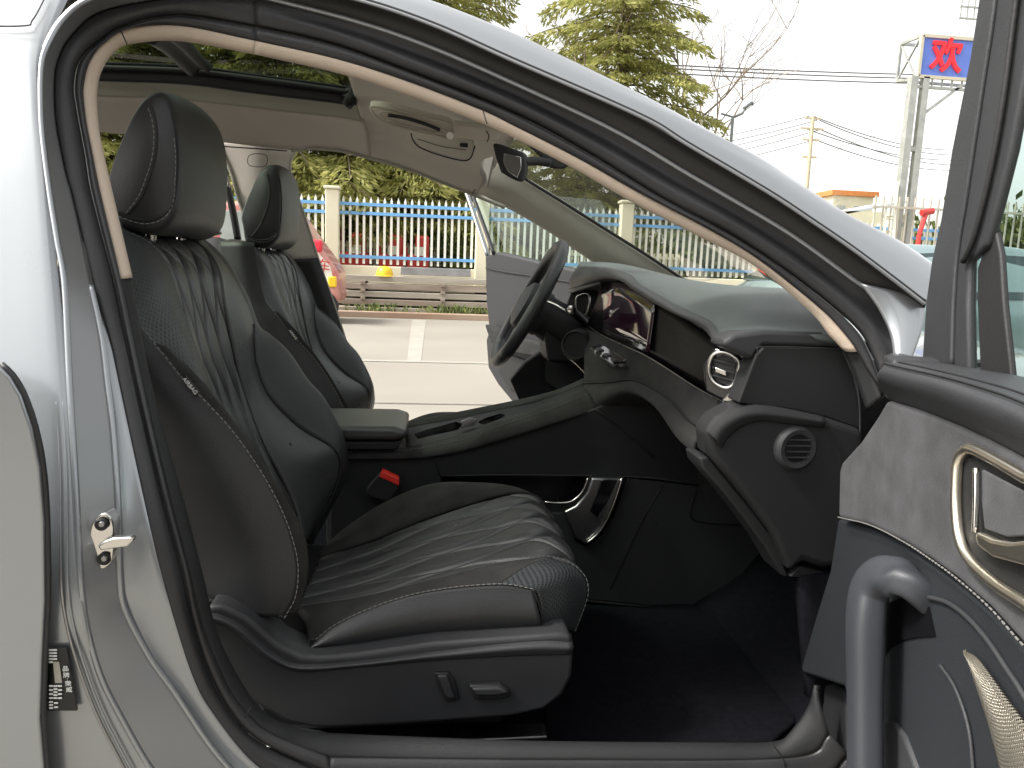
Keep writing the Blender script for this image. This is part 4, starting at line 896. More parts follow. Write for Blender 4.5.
# ================================================================== DRIVER'S DOOR (far side, open)
q1 = WY(600, 270, 2.35); q2 = WY(487, 300, 3.10)
fd = (q2-q1); fd.z = 0; fd.normalize(); fn = Vector((fd.y, -fd.x, 0))
if fn.dot(CAMP-q1) < 0: fn = -fn
def E(pts, off=0): return [WP(p[0], p[1], q1+fn*off, fn) for p in pts]
ddo = part(prism('driver_door', E([(485,256),(497,252),(540,262),(585,272),(620,280),(620,390),(590,412),(548,414),(512,402),(498,385),(488,368),(486,340),(489,330),(486,300)], 0), -fn*.05, mat('far door trim', (.020,.020,.022), .6, bump=.3, var=.08), bevel=.008))
sub(ddo, cord('door_belt_line', E([(486,268),(505,272),(540,277),(575,283)], .004), .003, M['black'], None, n=20),
    prism('armrest', E([(484,324),(495,330),(515,338),(560,348),(600,352),(600,362),(550,360),(508,352),(490,342)], .05), -fn*.05, M['suede'], None, bevel=.008),
    prism('door_pocket', E([(503,352),(545,368),(560,372),(548,398),(530,400),(508,388),(498,372)], .012), -fn*.01, M['black'], None, bevel=.004),
    prism('speaker_grille', E([(533,382),(548,374),(562,376),(572,390),(570,405),(540,405),(530,396)], .03), -fn*.03, M['suede'], None, bevel=.006),
    cord('speaker_ring', E([(541,384),(552,379),(562,384),(564,393),(553,400),(542,395)], .034), .003, M['black'], None, n=40, closed=True), cord('speaker_ring', E([(546,387),(552,384),(558,387),(559,392),(553,396),(547,393)], .034), .002, M['black'], None, n=30, closed=True),
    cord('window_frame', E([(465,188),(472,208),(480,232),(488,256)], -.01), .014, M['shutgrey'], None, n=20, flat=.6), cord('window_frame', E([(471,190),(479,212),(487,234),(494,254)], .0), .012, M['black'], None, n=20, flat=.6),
    prism('window_glass', E([(470,185),(490,190),(600,200),(640,282),(585,273),(540,263),(497,253),(490,250)], -.02), -fn*.003, M['doorglass'], None, bevel=0))

for o in CARP:
    o.parent = car; o.matrix_parent_inverse = Matrix.Translation(-Vector(car.location))

# ================================================================== SURROUNDINGS
cream = mat('cream render', (.70, .66, .50), .85, bump=.3, scale=30, var=.06, vscale=1)
whitep = mat('white painted steel', (.80, .79, .70), .5, var=.05, vscale=2)
bluep = mat('blue painted rail', (.16, .40, .72), .5, var=.08, vscale=3)
YF = 17.6
def zat(px, py, Y): return WY(px, py, Y).z
zt = zat(345, 196, YF); zb = zat(345, 263, YF); za = zat(345, 203.5, YF); zb1 = zat(345, 212.5, YF); zc1 = zat(345, 256, YF)
fe = empty('picket_fence', (4, YF, 0), 'white picket fence with blue rails and cream posts on a low cream wall', 'fence')
x_p = WY(333, 230, YF).x; dxp = WY(482, 230, YF).x - x_p
fx0, fx1 = -14.0, 13.2
FP = []
b = MB(); b.box(((fx0+fx1)/2, YF, zb/2-.02), (fx1-fx0, .22, zb-.04)); FP.append(b.build('low_wall', cream, None, bevel=.02))
b = MB(); x = x_p - 3*dxp; first = None
xs_post = [x_p + k*dxp for k in range(-3, 5)]
for x in xs_post:
    m_ = MB(); m_.box((x, YF-.06, (zt+.12)/2), (.30, .30, zt+.12)); m_.box((x, YF-.06, zt+.16), (.36, .36, .07)); FP.append(m_.build('post', cream, None, bevel=.02))
allx = [fx0]+xs_post+[fx1]
sp = 6.5/739*YF
for a_, b_x in zip(allx, allx[1:]):
    m_ = MB(); n_ = max(1, int((b_x-a_)/sp))
    for i in range(n_):
        xx = a_ + (i+.5)*(b_x-a_)/n_
        m_.box((xx, YF, (zt+zb)/2-.03), (.055, .03, zt-zb-.06)); m_.add([(xx-.021, YF, zt-.06), (xx+.021, YF, zt-.06), (xx, YF, zt+.02)], [(0, 1, 2)])
    FP.append(m_.build('picket_panel', whitep, None, smooth=False))
for z in (za, zb1, zc1):
    m_ = MB(); m_.box(((fx0+fx1)/2, YF-.035, z), (fx1-fx0, .03, .07)); FP.append(m_.build('rail', bluep, None, smooth=False))
reparent_world(fe, FP)
# taller picket gate section further right
gatep = mat('dull cream gate steel', (.48, .46, .38), .6, var=.08)
g0 = WY(872, 200, 16.8); g1_ = WY(1040, 225, 16.8); zt2 = zat(905, 197, 16.8)
ge = empty('picket_gate', (g0.x, 16.8, 0), 'tall cream picket gate beside the sign tower at the far right', 'gate'); FP = []
m_ = MB(); L_ = 5.2
for i in range(26): m_.box((g0.x+.1+i*L_/26, 16.8, (zt2+.3)/2), (.032, .03, zt2-.3))
FP.append(m_.build('picket_panel', gatep, None, smooth=False))
for z in (.35, zt2*.45, zt2*.92): 
    m_ = MB(); m_.box((g0.x+L_/2, 16.76, z), (L_, .04, .05)); FP.append(m_.build('rail', gatep, None, smooth=False))
reparent_world(ge, FP)  # gate
# low inner fence beyond
ie = empty('garden_fence', (0, 20.5, 0), 'low cream lattice fence seen between the pickets', 'fence'); FP = []
m_ = MB(); zi = zat(400, 243, 20.5)
for i in range(90): m_.box((-9+i*.18, 20.5, zi/2), (.06, .03, zi))
FP.append(m_.build('picket_panel', cream, None, smooth=False))
m_ = MB(); m_.box((-1, 20.46, zi-.12), (16, .03, .08)); m_.box((-1, 20.46, zi-.45), (16, .03, .08)); FP.append(m_.build('rail', cream, None, smooth=False))
reparent_world(ie, FP)

# stack of long planks on the kerb
pm = [mat('weathered plank', (.30, .27, .22), .8, col2=(.42, .38, .32), vscale=3, bump=.4, scale=20, stretch=(.3, 3, 3)), mat('rusty steel plank', (.22, .17, .13), .7, col2=(.34, .29, .24), vscale=3, bump=.4, scale=20, stretch=(.3, 3, 3))]
lx0, lx1 = WY(336, 290, 16.75).x, WY(520, 290, 16.75).x
k = 0
for row in range(5):
    for j in range(3 if row < 4 else 2):
        m_ = MB(); jit = random.uniform(-.15, .15)
        z = .10 + row*.17
        m_.box(((lx0+lx1)/2+jit, 16.62+j*.30+row*.03, z+.05), (lx1-lx0+random.uniform(-.4, .3), .27, .125), rz=random.uniform(-.006, .006))
        o = m_.build('plank', pm[(row+j) % 2], None, bevel=.008); k += 1
        tag(o, '%s plank, %s of the long stack below the fence' % (('front', 'middle', 'rear')[j], ('bottom layer', 'second layer from the ground', 'middle layer', 'second layer from the top', 'top layer')[row]), 'plank', 'planks stacked along the fence')
    if row < 4:
        for xk, ww in ((lx0+.6, 'left'), ((lx0+lx1)/2+.3, 'centre'), (lx1-.7, 'right')):
            m_ = MB(); m_.box((xk, 16.92, z+.125), (.10, .85, .065)); tag(m_.build('spacer_block', pm[1], None, bevel=.005), 'short dark block at the %s of the plank stack, %s gap from the ground' % (ww, ('first', 'second', 'third', 'fourth')[row]), 'block', 'blocks between the planks')
x0, x1 = WY(401, 275, 16.9).x, WY(470, 275, 16.9).x
m_ = MB(); m_.box(((x0+x1)/2, 16.9, 1.02), (x1-x0, .5, .17)); tag(m_.build('steel_plate', mat('grey plate', (.25, .25, .25), .6, var=.15), None, bevel=.01), 'flat grey plate lying on top of the plank stack', 'plate')
x0, x1 = WY(349, 275, 16.9).x, WY(378, 275, 16.9).x
# hard hat
hc = WY(384, 279, 16.55)
hh = empty('hard_hat', (hc.x, 16.8, .87), 'bright yellow hard hat lying on the plank stack', 'hard hat')
m_ = MB(); m_.lathe([(0, .22), (.08, .21), (.14, .17), (.18, .09), (.19, 0)], Matrix.Translation((hc.x, 16.8, .89)), 24)
m_2 = MB(); m_2.lathe([(.185, .014), (.235, .004), (.24, -.006), (.18, 0)], Matrix.Translation((hc.x, 16.78, .89)), 24)
yel = mat('yellow plastic', (.80, .52, .02), .4, var=.05)
reparent_world(hh, [m_.build('shell', yel, None), m_2.build('brim', yel, None)])

# ---- vegetation -----------------------------------------------------------------
def leafmat(name, c1, c2, tr=.35):
    m = bpy.data.materials.new(name); m.use_nodes = True; n = m.node_tree; b = n.nodes['Principled BSDF']; b.inputs['Roughness'].default_value = .65
    g_ = n.nodes.new('ShaderNodeNewGeometry'); t = n.nodes.new('ShaderNodeTexNoise'); t.inputs['Scale'].default_value = 2.2; t.inputs['Detail'].default_value = 4
    tc = n.nodes.new('ShaderNodeTexCoord'); n.links.new(tc.outputs['Object'], t.inputs['Vector'])
    ad = n.nodes.new('ShaderNodeMath'); ad.operation = 'ADD'; n.links.new(t.outputs['Fac'], ad.inputs[0])
    mu = n.nodes.new('ShaderNodeMath'); mu.operation = 'MULTIPLY_ADD'; mu.inputs[1].default_value = .5; mu.inputs[2].default_value = -.25; n.links.new(g_.outputs['Random Per Island'], mu.inputs[0]); n.links.new(mu.outputs[0], ad.inputs[1])
    r = n.nodes.new('ShaderNodeValToRGB'); r.color_ramp.elements[0].position = .3; r.color_ramp.elements[1].position = .7
    r.color_ramp.elements[0].color = (*c1, 1); r.color_ramp.elements[1].color = (*c2, 1); n.links.new(ad.outputs[0], r.inputs[0]); n.links.new(r.outputs[0], b.inputs['Base Color'])
    tl = n.nodes.new('ShaderNodeBsdfTranslucent'); n.links.new(r.outputs[0], tl.inputs[0]); mx = n.nodes.new('ShaderNodeMixShader'); mx.inputs[0].default_value = tr
    out = n.nodes['Material Output']; n.links.new(b.outputs[0], mx.inputs[1]); n.links.new(tl.outputs[0], mx.inputs[2]); n.links.new(mx.outputs[0], out.inputs[0])
    return m
cedarm = leafmat('cedar needles', (.24, .26, .07), (.50, .48, .17), .55); bushm = leafmat('bush leaves', (.09, .13, .04), (.28, .32, .10)); hedgem = leafmat('hedge leaves', (.06, .09, .02), (.17, .19, .05))
barkm = mat('tree bark', (.11, .085, .06), .9, bump=.8, scale=30, var=.25, vscale=6)
def shards(cent, size, dirs, asp=.3):
    """one thin leaf quad per centre, lying along dirs"""
    n = len(cent); d = dirs/np.linalg.norm(dirs, axis=1, keepdims=True)
    r = rng.normal(size=(n, 3)); s = np.cross(d, r); s /= np.linalg.norm(s, axis=1, keepdims=True)
    sz = size*(.6+.8*rng.random((n, 1)))
    v = np.stack([cent-s*sz*asp, cent+d*sz*.5, cent+s*sz*asp, cent+d*sz*1.2], 1)
    v = np.stack([cent, cent+d*sz*.6+s*sz*asp, cent+d*sz*1.3, cent+d*sz*.6-s*sz*asp], 1).reshape(-1, 3)
    f = np.arange(n*4).reshape(-1, 4); return v, f
def np_mesh(name, v, f):
    me = bpy.data.meshes.new(name); me.vertices.add(len(v)); me.vertices.foreach_set('co', v.astype(np.float32).ravel())
    me.loops.add(f.size); me.loops.foreach_set('vertex_index', f.astype(np.int32).ravel()); me.polygons.add(len(f))
    me.polygons.foreach_set('loop_start', np.arange(0, f.size, 4, dtype=np.int32)); me.polygons.foreach_set('loop_total', np.full(len(f), 4, np.int32)); me.update(); me.validate(); return me
def cedar_meshes(H=11, seed=1):
    r = np.random.default_rng(seed); C = []; Dn = []
    tb = MB(); tb.tube([(0, 0, 0), (.05, .02, H*.5), (0, 0, H)], [.22, .13, .02], 8)
    z = 2.0
    while z < H-.3:
        Lb = 3.4*(1-(z/H))**.75*(.8+.35*r.random()) + .25
        nb = 6
        for k in range(nb):
            a = 2*math.pi*(k+r.random()*.8)/nb + z*1.7; dx, dy = math.cos(a), math.sin(a)
            L = Lb*(.65+.5*r.random()); pts = []
            for t in np.linspace(0, 1, 9): pts.append((dx*L*t, dy*L*t, z + .25*L*t - .42*L*t*t))
            tb.tube(pts, [.03*(1-.85*t)+.004 for t in np.linspace(0, 1, 9)], 4)
            n = int(560*L/2.4)
            t = r.random(n)**.7; sidew = (r.random(n)-.5)*2*(.55*L*(1-t*.75)*.62+.10)
            x = dx*L*t - dy*sidew; y = dy*L*t + dx*sidew
            zz = z + .25*L*t-.42*L*t*t - .16*np.abs(sidew) - .12*r.random(n) + .03*r.normal(size=n)
            C.append(np.stack([x, y, zz], 1)); q = np.stack([dx*.6-dy*np.sign(sidew)*.7+.3*r.normal(size=n), dy*.6+dx*np.sign(sidew)*.7+.3*r.normal(size=n), -.55+.25*r.normal(size=n)], 1); Dn.append(q)
        z += .36+.16*r.random()
    v, f = shards(np.concatenate(C), .12, np.concatenate(Dn), .16)
    return tb.me('trunk'), np_mesh('crown', v, f)
def place_tree(name, tm, cm, loc, rz, sc, label, cat, group, lm, zs=1):
    e = empty(name, loc, label, cat, group); e.rotation_euler = (0, 0, rz); e.scale = (sc, sc, sc*zs)
    t = bpy.data.objects.new('trunk', tm); COL.objects.link(t); t.parent = e
    if not tm.materials: tm.materials.append(barkm)
    if cm is not None:
        c = bpy.data.objects.new('crown', cm); COL.objects.link(c); c.parent = e
        if not cm.materials: cm.materials.append(lm)
    return e
ct, cc = cedar_meshes(11, 1); ct2, cc2 = cedar_meshes(10, 5)
def gx(px, Y): return WY(px, 260, Y).x
for (px, Y, sc, which, lab) in ((612, 27, 1.55, 0, 'tallest bright cedar rising above the roof line at the centre'), (450, 29, 1.5, 1, 'cedar partly hidden by the car roof, left of the tallest one'), (345, 22, 1.35, 0, 'yellow green cedar behind the left fence post'),
        (415, 21.5, 1.15, 1, 'drooping cedar framed by the open driver side'), (480, 23, .75, 0, 'cedar just behind the open driver door'), (285, 21, 1.3, 1, 'cedar behind the far headrest'), (200, 22, 1.15, 0, 'cedar seen under the sunroof between the headrests'),
        (110, 21, 1.15, 1, 'cedar at the far left behind the near headrest'), (575, 24, .8, 1, 'small cedar seen through the windscreen top'), (20, 22, 1.2, 0, 'cedar farthest left, mostly hidden by the pillar')):
    place_tree('cedar_tree', (ct, ct2)[which], (cc, cc2)[which], (gx(px, Y), Y, 0), random.uniform(0, 6), sc, lab, 'cedar', 'cedars beyond the fence', cedarm)
def bare_tree(H, seed, spread=.6, depth=6):
    r = random.Random(seed); tb = MB()
    def br(p, d, L, rad, lv):
        q = p; pts = [p]; dd_ = d.copy()
        for i in range(3):
            dd_ = (dd_+Vector((r.gauss(0, .13), r.gauss(0, .13), r.gauss(.03, .08)))).normalized(); q = q+dd_*L/3; pts.append(q)
        tb.tube(pts, [rad, rad*.85, rad*.7, rad*.55], 5 if lv < 2 else 3, caps=False)
        if lv < depth:
            for k in range(3 if lv < 4 else 2):
                nd = (dd_*1.0+Vector((r.gauss(0, spread), r.gauss(0, spread), r.gauss(.1, spread*.6)))).normalized(); br(pts[r.choice((2, 3, 3))], nd, L*r.uniform(.6, .82), rad*.55, lv+1)
    br(Vector((0, 0, 0)), Vector((0, 0, 1)), H*.32, H*.012, 0); return tb.me('trunk')
bt1 = bare_tree(9, 3); bt2 = bare_tree(8, 8)
twig = mat('pale bare twigs', (.30, .24, .18), .9, var=.15); bt1.materials.append(twig); bt2.materials.append(twig)
place_tree('bare_tree', bt1, None, (gx(712, 26), 26, 0), 1, 1.75, 'bare leafless tree just right of the tallest cedar', 'tree', 'bare trees', None)
place_tree('bare_tree', bt2, None, (gx(680, 30), 30, 0), 2.5, 1.8, 'bare leafless tree half behind the tallest cedar', 'tree', 'bare trees', None)
place_tree('bare_tree', bt2, None, (gx(800, 45), 45, 0), 2.2, 1.05, 'bare tree around the foot of the power pole', 'tree', 'bare trees', None)
place_tree('bare_tree', bt1, None, (gx(842, 50), 50, 0), 4, .72, 'small bare tree beside the orange roofed building', 'tree', 'bare trees', None)
def bush_mesh(seed, rx=1.2, ry=.8, rz=1.0, n=2600, ls=.11):
    r = np.random.default_rng(seed); cl = r.normal(size=(16, 3)); cl /= np.linalg.norm(cl, axis=1, keepdims=True); cl *= r.random((16, 1))**.4*.75
    idx = r.integers(0, 16, n); p = cl[idx] + r.normal(size=(n, 3))*.2; p *= np.array([rx, ry, rz]); p[:, 2] = np.abs(p[:, 2]+rz*.75)
    return np_mesh('foliage', *shards(p, ls, r.normal(size=(n, 3)), .35))
bm1 = bush_mesh(1); bm2 = bush_mesh(2, 1.4, .9, 1.1); stm = MB(); [stm.tube([(0, 0, 0), (random.uniform(-.5, .5), random.uniform(-.3, .3), 1)], [.03, .01], 5) for _ in range(5)]; stemm = stm.me('stem'); stemm.materials.append(barkm)
bm1.materials.append(bushm); bm2.materials.append(hedgem)
spots = [(gx(px, Y), Y, s) for px, Y, s in ((140,19.6,1.0),(210,20,1.1),(290,19.5,.8),(345,22,1.1),(385,23,1.2),(430,22,1.0),(465,21,1.2),(515,21,1.15),(560,22,1.3),(600,21,1.2),(645,22,1.3),(690,21.5,1.2),(735,22,1.3),(770,22,1.1))]
where = ['behind the near headrest','seen between the two headrests','behind the far headrest','behind the left fence post','behind the red machines','beside the red machines','left of the driver door frame','in the driver door glass','beside the steering wheel top','at the windscreen lower left','behind the windscreen fence post','right of the windscreen fence post','near the windscreen right corner','beyond the right end of the windscreen']
for i, (x, Y, s_) in enumerate(spots):
    e = empty('bush', (x, Y, 0), 'dark green bush beyond the fence, ' + where[i], 'bush', 'bushes beyond the fence'); e.scale = (s_*1.15, s_, s_*1.25); e.rotation_euler.z = i*1.3
    for nm, me_ in (('foliage', (bm1, bm2)[i % 2]), ('stem', stemm)):
        c = bpy.data.objects.new(nm, me_); COL.objects.link(c); c.parent = e
for i, (px, Y, s_, lb) in enumerate(((852,24,1.25,'leftmost clipped bush beside the ladder'),(872,23.5,1.35,'round bush between the ladder and the sign legs'),(903,20,1.35,'tall bush behind the gate, right of the sign legs'),(928,20,1.5,'bush behind the gate next to the door frame'),(975,20,1.5,'bush hidden by the door window frame'),(1005,19.5,1.75,'tall bush seen through the door glass'),(1035,19.5,1.6,'bush at the right edge of the door glass'))):
    e = empty('bush', (gx(px, Y), Y, 0), lb, 'bush', 'bushes beyond the gate'); e.scale = (s_, s_, s_*1.1); e.rotation_euler.z = i
    c = bpy.data.objects.new('foliage', bm2); COL.objects.link(c); c.parent = e
    c = bpy.data.objects.new('stem', stemm); COL.objects.link(c); c.parent = e
# weeds at the kerb
pw = []
for px in (366, 372, 392, 436, 444, 452, 460, 474, 484):
    p = WY(px, 308, 16.45); c_ = np.array([p.x, 16.47, .12]); pw.append(c_ + rng.normal(size=(70, 3))*np.array([.22, .06, .05]))
pw = np.concatenate(pw); v, f = shards(pw, .10, np.stack([rng.normal(size=len(pw))*.5, rng.normal(size=len(pw))*.5, np.ones(len(pw))], 1), .2)
o = link('weeds', np_mesh('weeds', v, f), bushm, None, False); o['kind'] = 'stuff'; o['label'] = 'weeds growing along the kerb below the planks'; o['category'] = 'weeds'
# far treeline
n = 9000; xx = rng.uniform(-60, 45, n); hh_ = 3.0+1.2*np.sin(xx*.35)+.8*np.sin(xx*.9+1)
v, f = shards(np.stack([xx, 60+rng.normal(size=n)*1.0, rng.random(n)*hh_], 1), .55, rng.normal(size=(n, 3)), .4)
o = link('distant_trees', np_mesh('distant_trees', v, f), bushm, None, False); o['kind'] = 'stuff'; o['label'] = 'distant wood'; o['category'] = 'wood'

# ---- red machines behind the fence ----------------------------------------------
vanp = mat('faded red paint', (.50, .10, .09), .4, col2=(.60, .34, .28), vscale=2.2, coat=.4)
redp = mat('red paint', (.55, .04, .035), .4, var=.08, vscale=3, coat=.4)
for i, (px, lb) in enumerate(((355, 'red farm machine behind the fence, left one of three'), (392, 'red farm machine behind the fence, middle one of three'), (418, 'red farm machine behind the fence, right one of three'))):
    Y = 19.2; x = gx(px, Y)
    e = empty('farm_machine', (x, Y, 0), lb, 'machine', 'red machines beyond the fence'); FP = []
    m_ = MB(); m_.box((x, Y, 1.15), (.75-.1*i, .7, .55)); m_.box((x+.1, Y, 1.62), (.35, .5, .55)); FP.append(m_.build('body', redp, None, bevel=.06))
    m_ = MB(); m_.box((x+.05, Y-.36, 1.5), (.26, .02, .22)); FP.append(m_.build('panel', whitep, None))
    for sx in (-.28, .28):
        m_ = MB(); Mw = Matrix.Translation((x+sx, Y-.3, .5)) @ Matrix.Rotation(R(90), 4, 'X'); m_.lathe([(0, .08), (.3, .08), (.38, .05), (.38, -.05), (.3, -.08)], Mw, 20); FP.append(m_.build('wheel', tyre, None))
    m_ = MB(); m_.tube([(x-.3, Y, 1.4), (x-.3, Y, 2.0-.2*i)], .035, 8); FP.append(m_.build('exhaust', redp, None))
    reparent_world(e, FP)

# ---- small red van in the car park ------------------------------------------------
YV = 14.2
def vx(px): return WY(px, 264, YV).x
vr = vx(338)
e = empty('red_van', (vr-1.2, YV, 0), 'small red delivery van with lettering parked behind the far pillar', 'van'); FP = []
pr = [(-2.3,.35),(-2.3,1.9),(-2.15,2.15),(-1.35,2.2),(-.75,2.0),(-.35,1.45),(-.12,1.15),(0,.95),(.02,.5),(-.05,.35)]
bod = prism('body', [Vector((vr+a_, YV, z)) for a_, z in pr], (0, 1.4, 0), vanp, None, bevel=.08, segs=4); FP.append(bod)
vg_ = mat('van window', (.35, .38, .36), .08, coat=1, var=.1)
FP.append(prism('window', [Vector((vr+a_, YV-.006, z)) for a_, z in ((-1.25,1.45),(-1.2,2.0),(-.85,1.9),(-.52,1.5))], (0, .02, 0), vg_, None, bevel=.01))
FP.append(prism('window', [Vector((vr+a_, YV-.006, z)) for a_, z in ((-2.1,1.45),(-2.1,2.0),(-1.4,2.0),(-1.4,1.45))], (0, .02, 0), vg_, None, bevel=.01))
for xx_ in (-.32, -1.9):
    Mw = Matrix.Translation((vr+xx_, YV+.04, .32)) @ Matrix.Rotation(R(90), 4, 'X'); m_ = MB(); m_.lathe([(.19, .1), (.29, .10), (.32, .07), (.32, -.1)], Mw, 28); wv = m_.build('wheel', tyre, None); FP.append(wv)
    m_ = MB(); m_.lathe([(0, .10), (.15, .11), (.2, .09)], Mw, 20); r_ = m_.build('rim', M['chrome'], None); r_.parent = wv
m_ = MB(); m_.box((vr-.42, YV-.22, 1.42), (.34, .16, .22)); FP.append(m_.build('mirror', mat('bright red', (.70, .03, .06), .4, var=.05), None, bevel=.05, segs=3))
m_ = MB(); m_.box((vr-.10, YV-.03, .78), (.16, .05, .2)); FP.append(m_.build('indicator', yel, None, bevel=.03))
FP.append(prism('lettering_panel', [Vector((vr+a_, YV-.004, z)) for a_, z in ((-1.3,.72),(-1.3,1.38),(-.42,1.38),(-.14,1.06),(-.06,.72))], (0, .01, 0), whitep, None, bevel=.01))
FP.append(text_obj('lettering', '电动车', Vector((vr-.52, YV-.02, 1.08)), (1, 0, -.1), (0, 0, 1), .26, redp, None, .002))
reparent_world(e, FP)

# ---- sign tower --------------------------------------------------------------------
YS = 17.0; steel = mat('galvanised steel', (.42, .43, .40), .5, metal=.3, var=.12, vscale=6)
e = empty('sign_tower', (gx(900, YS), YS, 0), 'blue billboard with a red character on a steel lattice tower', 'sign'); FP = []
def TP(px, py, Y=YS): return WY(px, py, Y)
sx0 = TP(921, 40).x; bt_ = TP(921, 77).z; tp_ = TP(921, 36).z
sx1 = sx0+3.0
panel = MB(); panel.box(((sx0+sx1)/2, YS, (bt_+tp_)/2), (sx1-sx0, .06, tp_-bt_)); FP.append(panel.build('sign_panel', mat('blue sign face', (.13, .22, .66), .5, var=.05), None, bevel=.005))
fr_ = MB()
for (a_, c2) in (((sx0, tp_), (sx1, tp_)), ((sx0, bt_), (sx1, bt_)), ((sx0, bt_), (sx0, tp_)), ((sx1, bt_), (sx1, tp_))): fr_.bar((a_[0], YS-.04, a_[1]), (c2[0], YS-.04, c2[1]), .07)
FP.append(fr_.build('sign_frame', mat('cream frame', (.6, .55, .42), .5, var=.05), None))
cx_ = TP(945, 56)
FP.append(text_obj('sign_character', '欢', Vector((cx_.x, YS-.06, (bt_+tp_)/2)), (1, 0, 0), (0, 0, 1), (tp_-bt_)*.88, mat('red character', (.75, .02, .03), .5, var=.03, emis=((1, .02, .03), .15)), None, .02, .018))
bx = MB(); bd = 2.0; ox = -1.0  # box frame behind the panel going back
qa, qb = TP(901, 44, YS+.9), TP(897, 81, YS+.9)
pb = [(sx0, YS, bt_-.05), (sx0, YS, tp_), (qb.x, YS+.9, qa.z), (qb.x, YS+.9, qb.z)]
for i in range(4): bx.bar(pb[i], pb[(i+1) % 4], .06)
bx.bar(pb[0], pb[2], .04); bx.bar(pb[1], pb[3], .04); bx.bar(pb[2], (sx1-.45, YS+.9, pb[2][2]), .06); bx.bar(pb[3], (sx1-.45, YS+.9, pb[3][2]), .06); bx.bar((sx0, YS, bt_-.22), (sx1, YS, bt_-.22), .06)
for i in range(12): bx.bar((sx0+.15+i*.25, YS, bt_-.22), (sx0+.15+i*.25, YS, bt_), .03)
FP.append(bx.build('box_frame', steel, None))
m_ = MB()
l1b, l1t = gx(894, YS+.3), gx(894, YS+.3)
lA = TP(895, 240).x; lB = TP(905, 240).x
lg = MB(); lg.bar((lA, YS, 0), (lA, YS, bt_), .17); FP.append(lg.build('leg', steel, None)); lg = MB(); lg.bar((lB+.04, YS, 0), (lB+.04, YS, bt_), .15); FP.append(lg.build('leg', steel, None))
for z in (1.2, 2.55, 4.3): lg = MB(); lg.bar((lA, YS, z), (lB, YS, z), .10); FP.append(lg.build('brace', steel, None))
lg = MB(); lg.bar((lB, YS, bt_-.9), (lB+1.0, YS, bt_-.1), .06); FP.append(lg.build('brace', steel, None))
reparent_world(e, FP)
# ladder
la, lb_ = TP(882, 232), TP(892, 180)
xl0, xl1 = TP(880, 240, 16.9).x, TP(890, 240, 16.9).x
e = empty('ladder', (xl0, 16.7, 0), 'white metal ladder leaning against the sign tower', 'ladder'); m_ = MB()
ztop = TP(886, 172).z; zl2 = TP(893, 182).z
m_.bar((xl0, 16.6, 0), (xl0+.02, 16.9, ztop), .05); m_.bar((xl1, 16.6, 0), (xl1+.02, 16.9, zl2), .05)
st1 = m_.build('stile', whitep, None); m_ = MB()
for i in range(9): m_.bar((xl0, 16.6+.3*i/9, .3*i+.25), (xl1, 16.6+.3*i/9, .3*i+.25), .04)
reparent_world(e, [st1, m_.build('rung', whitep, None)])
# red crane-like pipe behind the gate
e = empty('red_hydrant', (gx(925, 16.4), 16.4, 0), 'red bent pipe standing in front of the gate', 'pipe')
p_ = [TP(919, 236, 16.4), TP(923, 222, 16.4), TP(926, 214, 16.4), TP(928, 212, 16.4)]
m_ = MB(); m_.tube([Vector((p_[0].x, 16.4, 0))]+p_[:3], .055, 8); c1p = m_.build('pipe', redp, None)
m_ = MB(); m_.tube([p_[2]+Vector((-.12,0,.02)), p_[3]+Vector((.12, 0, .03))], .075, 10); c2p = m_.build('elbow', redp, None)
reparent_world(e, [c1p, c2p])

# ---- building with orange roof, pole, lamp, wires -----------------------------------
YB_ = 60
e = empty('building', (gx(846, YB_), YB_, 0), 'pale building with an orange flat roof in the distance', 'building')
x0, x1 = gx(824, YB_), gx(870, YB_); zr = WY(850, 191, YB_).z; zr2 = WY(850, 196, YB_).z
m_ = MB(); m_.box(((x0+x1)/2, YB_+3, zr2/2), (x1-x0-.6, 6, zr2)); wl = m_.build('wall', cream, None)
m_ = MB(); m_.box(((x0+x1)/2, YB_+3, (zr+zr2)/2), (x1-x0, 6.6, zr-zr2)); rf = m_.build('roof', mat('orange roof', (.55, .20, .05), .6, var=.08), None)
m_ = MB(); [m_.box((x0+1.0+i*1.6, YB_-.01, zr2-1.3), (.8, .05, 1.0)) for i in range(2)]; wn_ = m_.build('window', vg_, None)
reparent_world(e, [wl, rf, wn_])
x0, x1 = gx(832, 52), gx(905, 52); za_ = WY(850, 205, 52).z
e = empty('shed', ((x0+x1)/2, 52, 0), 'long low shed with a pale blue sloping roof in front of the orange roofed building', 'shed')
m_ = MB(); m_.box(((x0+x1)/2, 55, (za_-.4)/2), (x1-x0, 6, za_-.4)); a_ = m_.build('wall', cream, None)
r_ = prism('roof', [Vector((x0-.3, 52, za_-.9)), Vector((x0-.3, 52, za_-.7)), Vector((x1+.3, 52, za_+.7)), Vector((x1+.3, 52, za_+.5))], (0, 6.3, 0), mat('pale blue sheet roof', (.55, .60, .66), .5, var=.05), None, bevel=.02)
reparent_world(e, [a_, r_])
YP = 48; pole = empty('power_pole', (gx(808, YP), YP, 0), 'concrete power pole with cross arms above the bare tree', 'pole')
pb_ = WY(806, 270, YP); pt_ = WY(813, 116, YP); polem = mat('weathered pole', (.58, .50, .36), .8, var=.1)
m_ = MB(); m_.tube([Vector((pt_.x, YP, 0)), Vector((pt_.x, YP, pt_.z))], [.22, .13], 10); a_ = m_.build('post', polem, None)
m_ = MB()
for z, L_ in ((pt_.z-.15, 1.1), (pt_.z-.8, 1.6), (pt_.z-1.5, 1.2), (pt_.z-2.6, 1.0)): m_.bar((pt_.x-L_/2, YP, z), (pt_.x+L_/2, YP, z), .12)
b_o = m_.build('cross_arm', polem, None); m_ = MB()
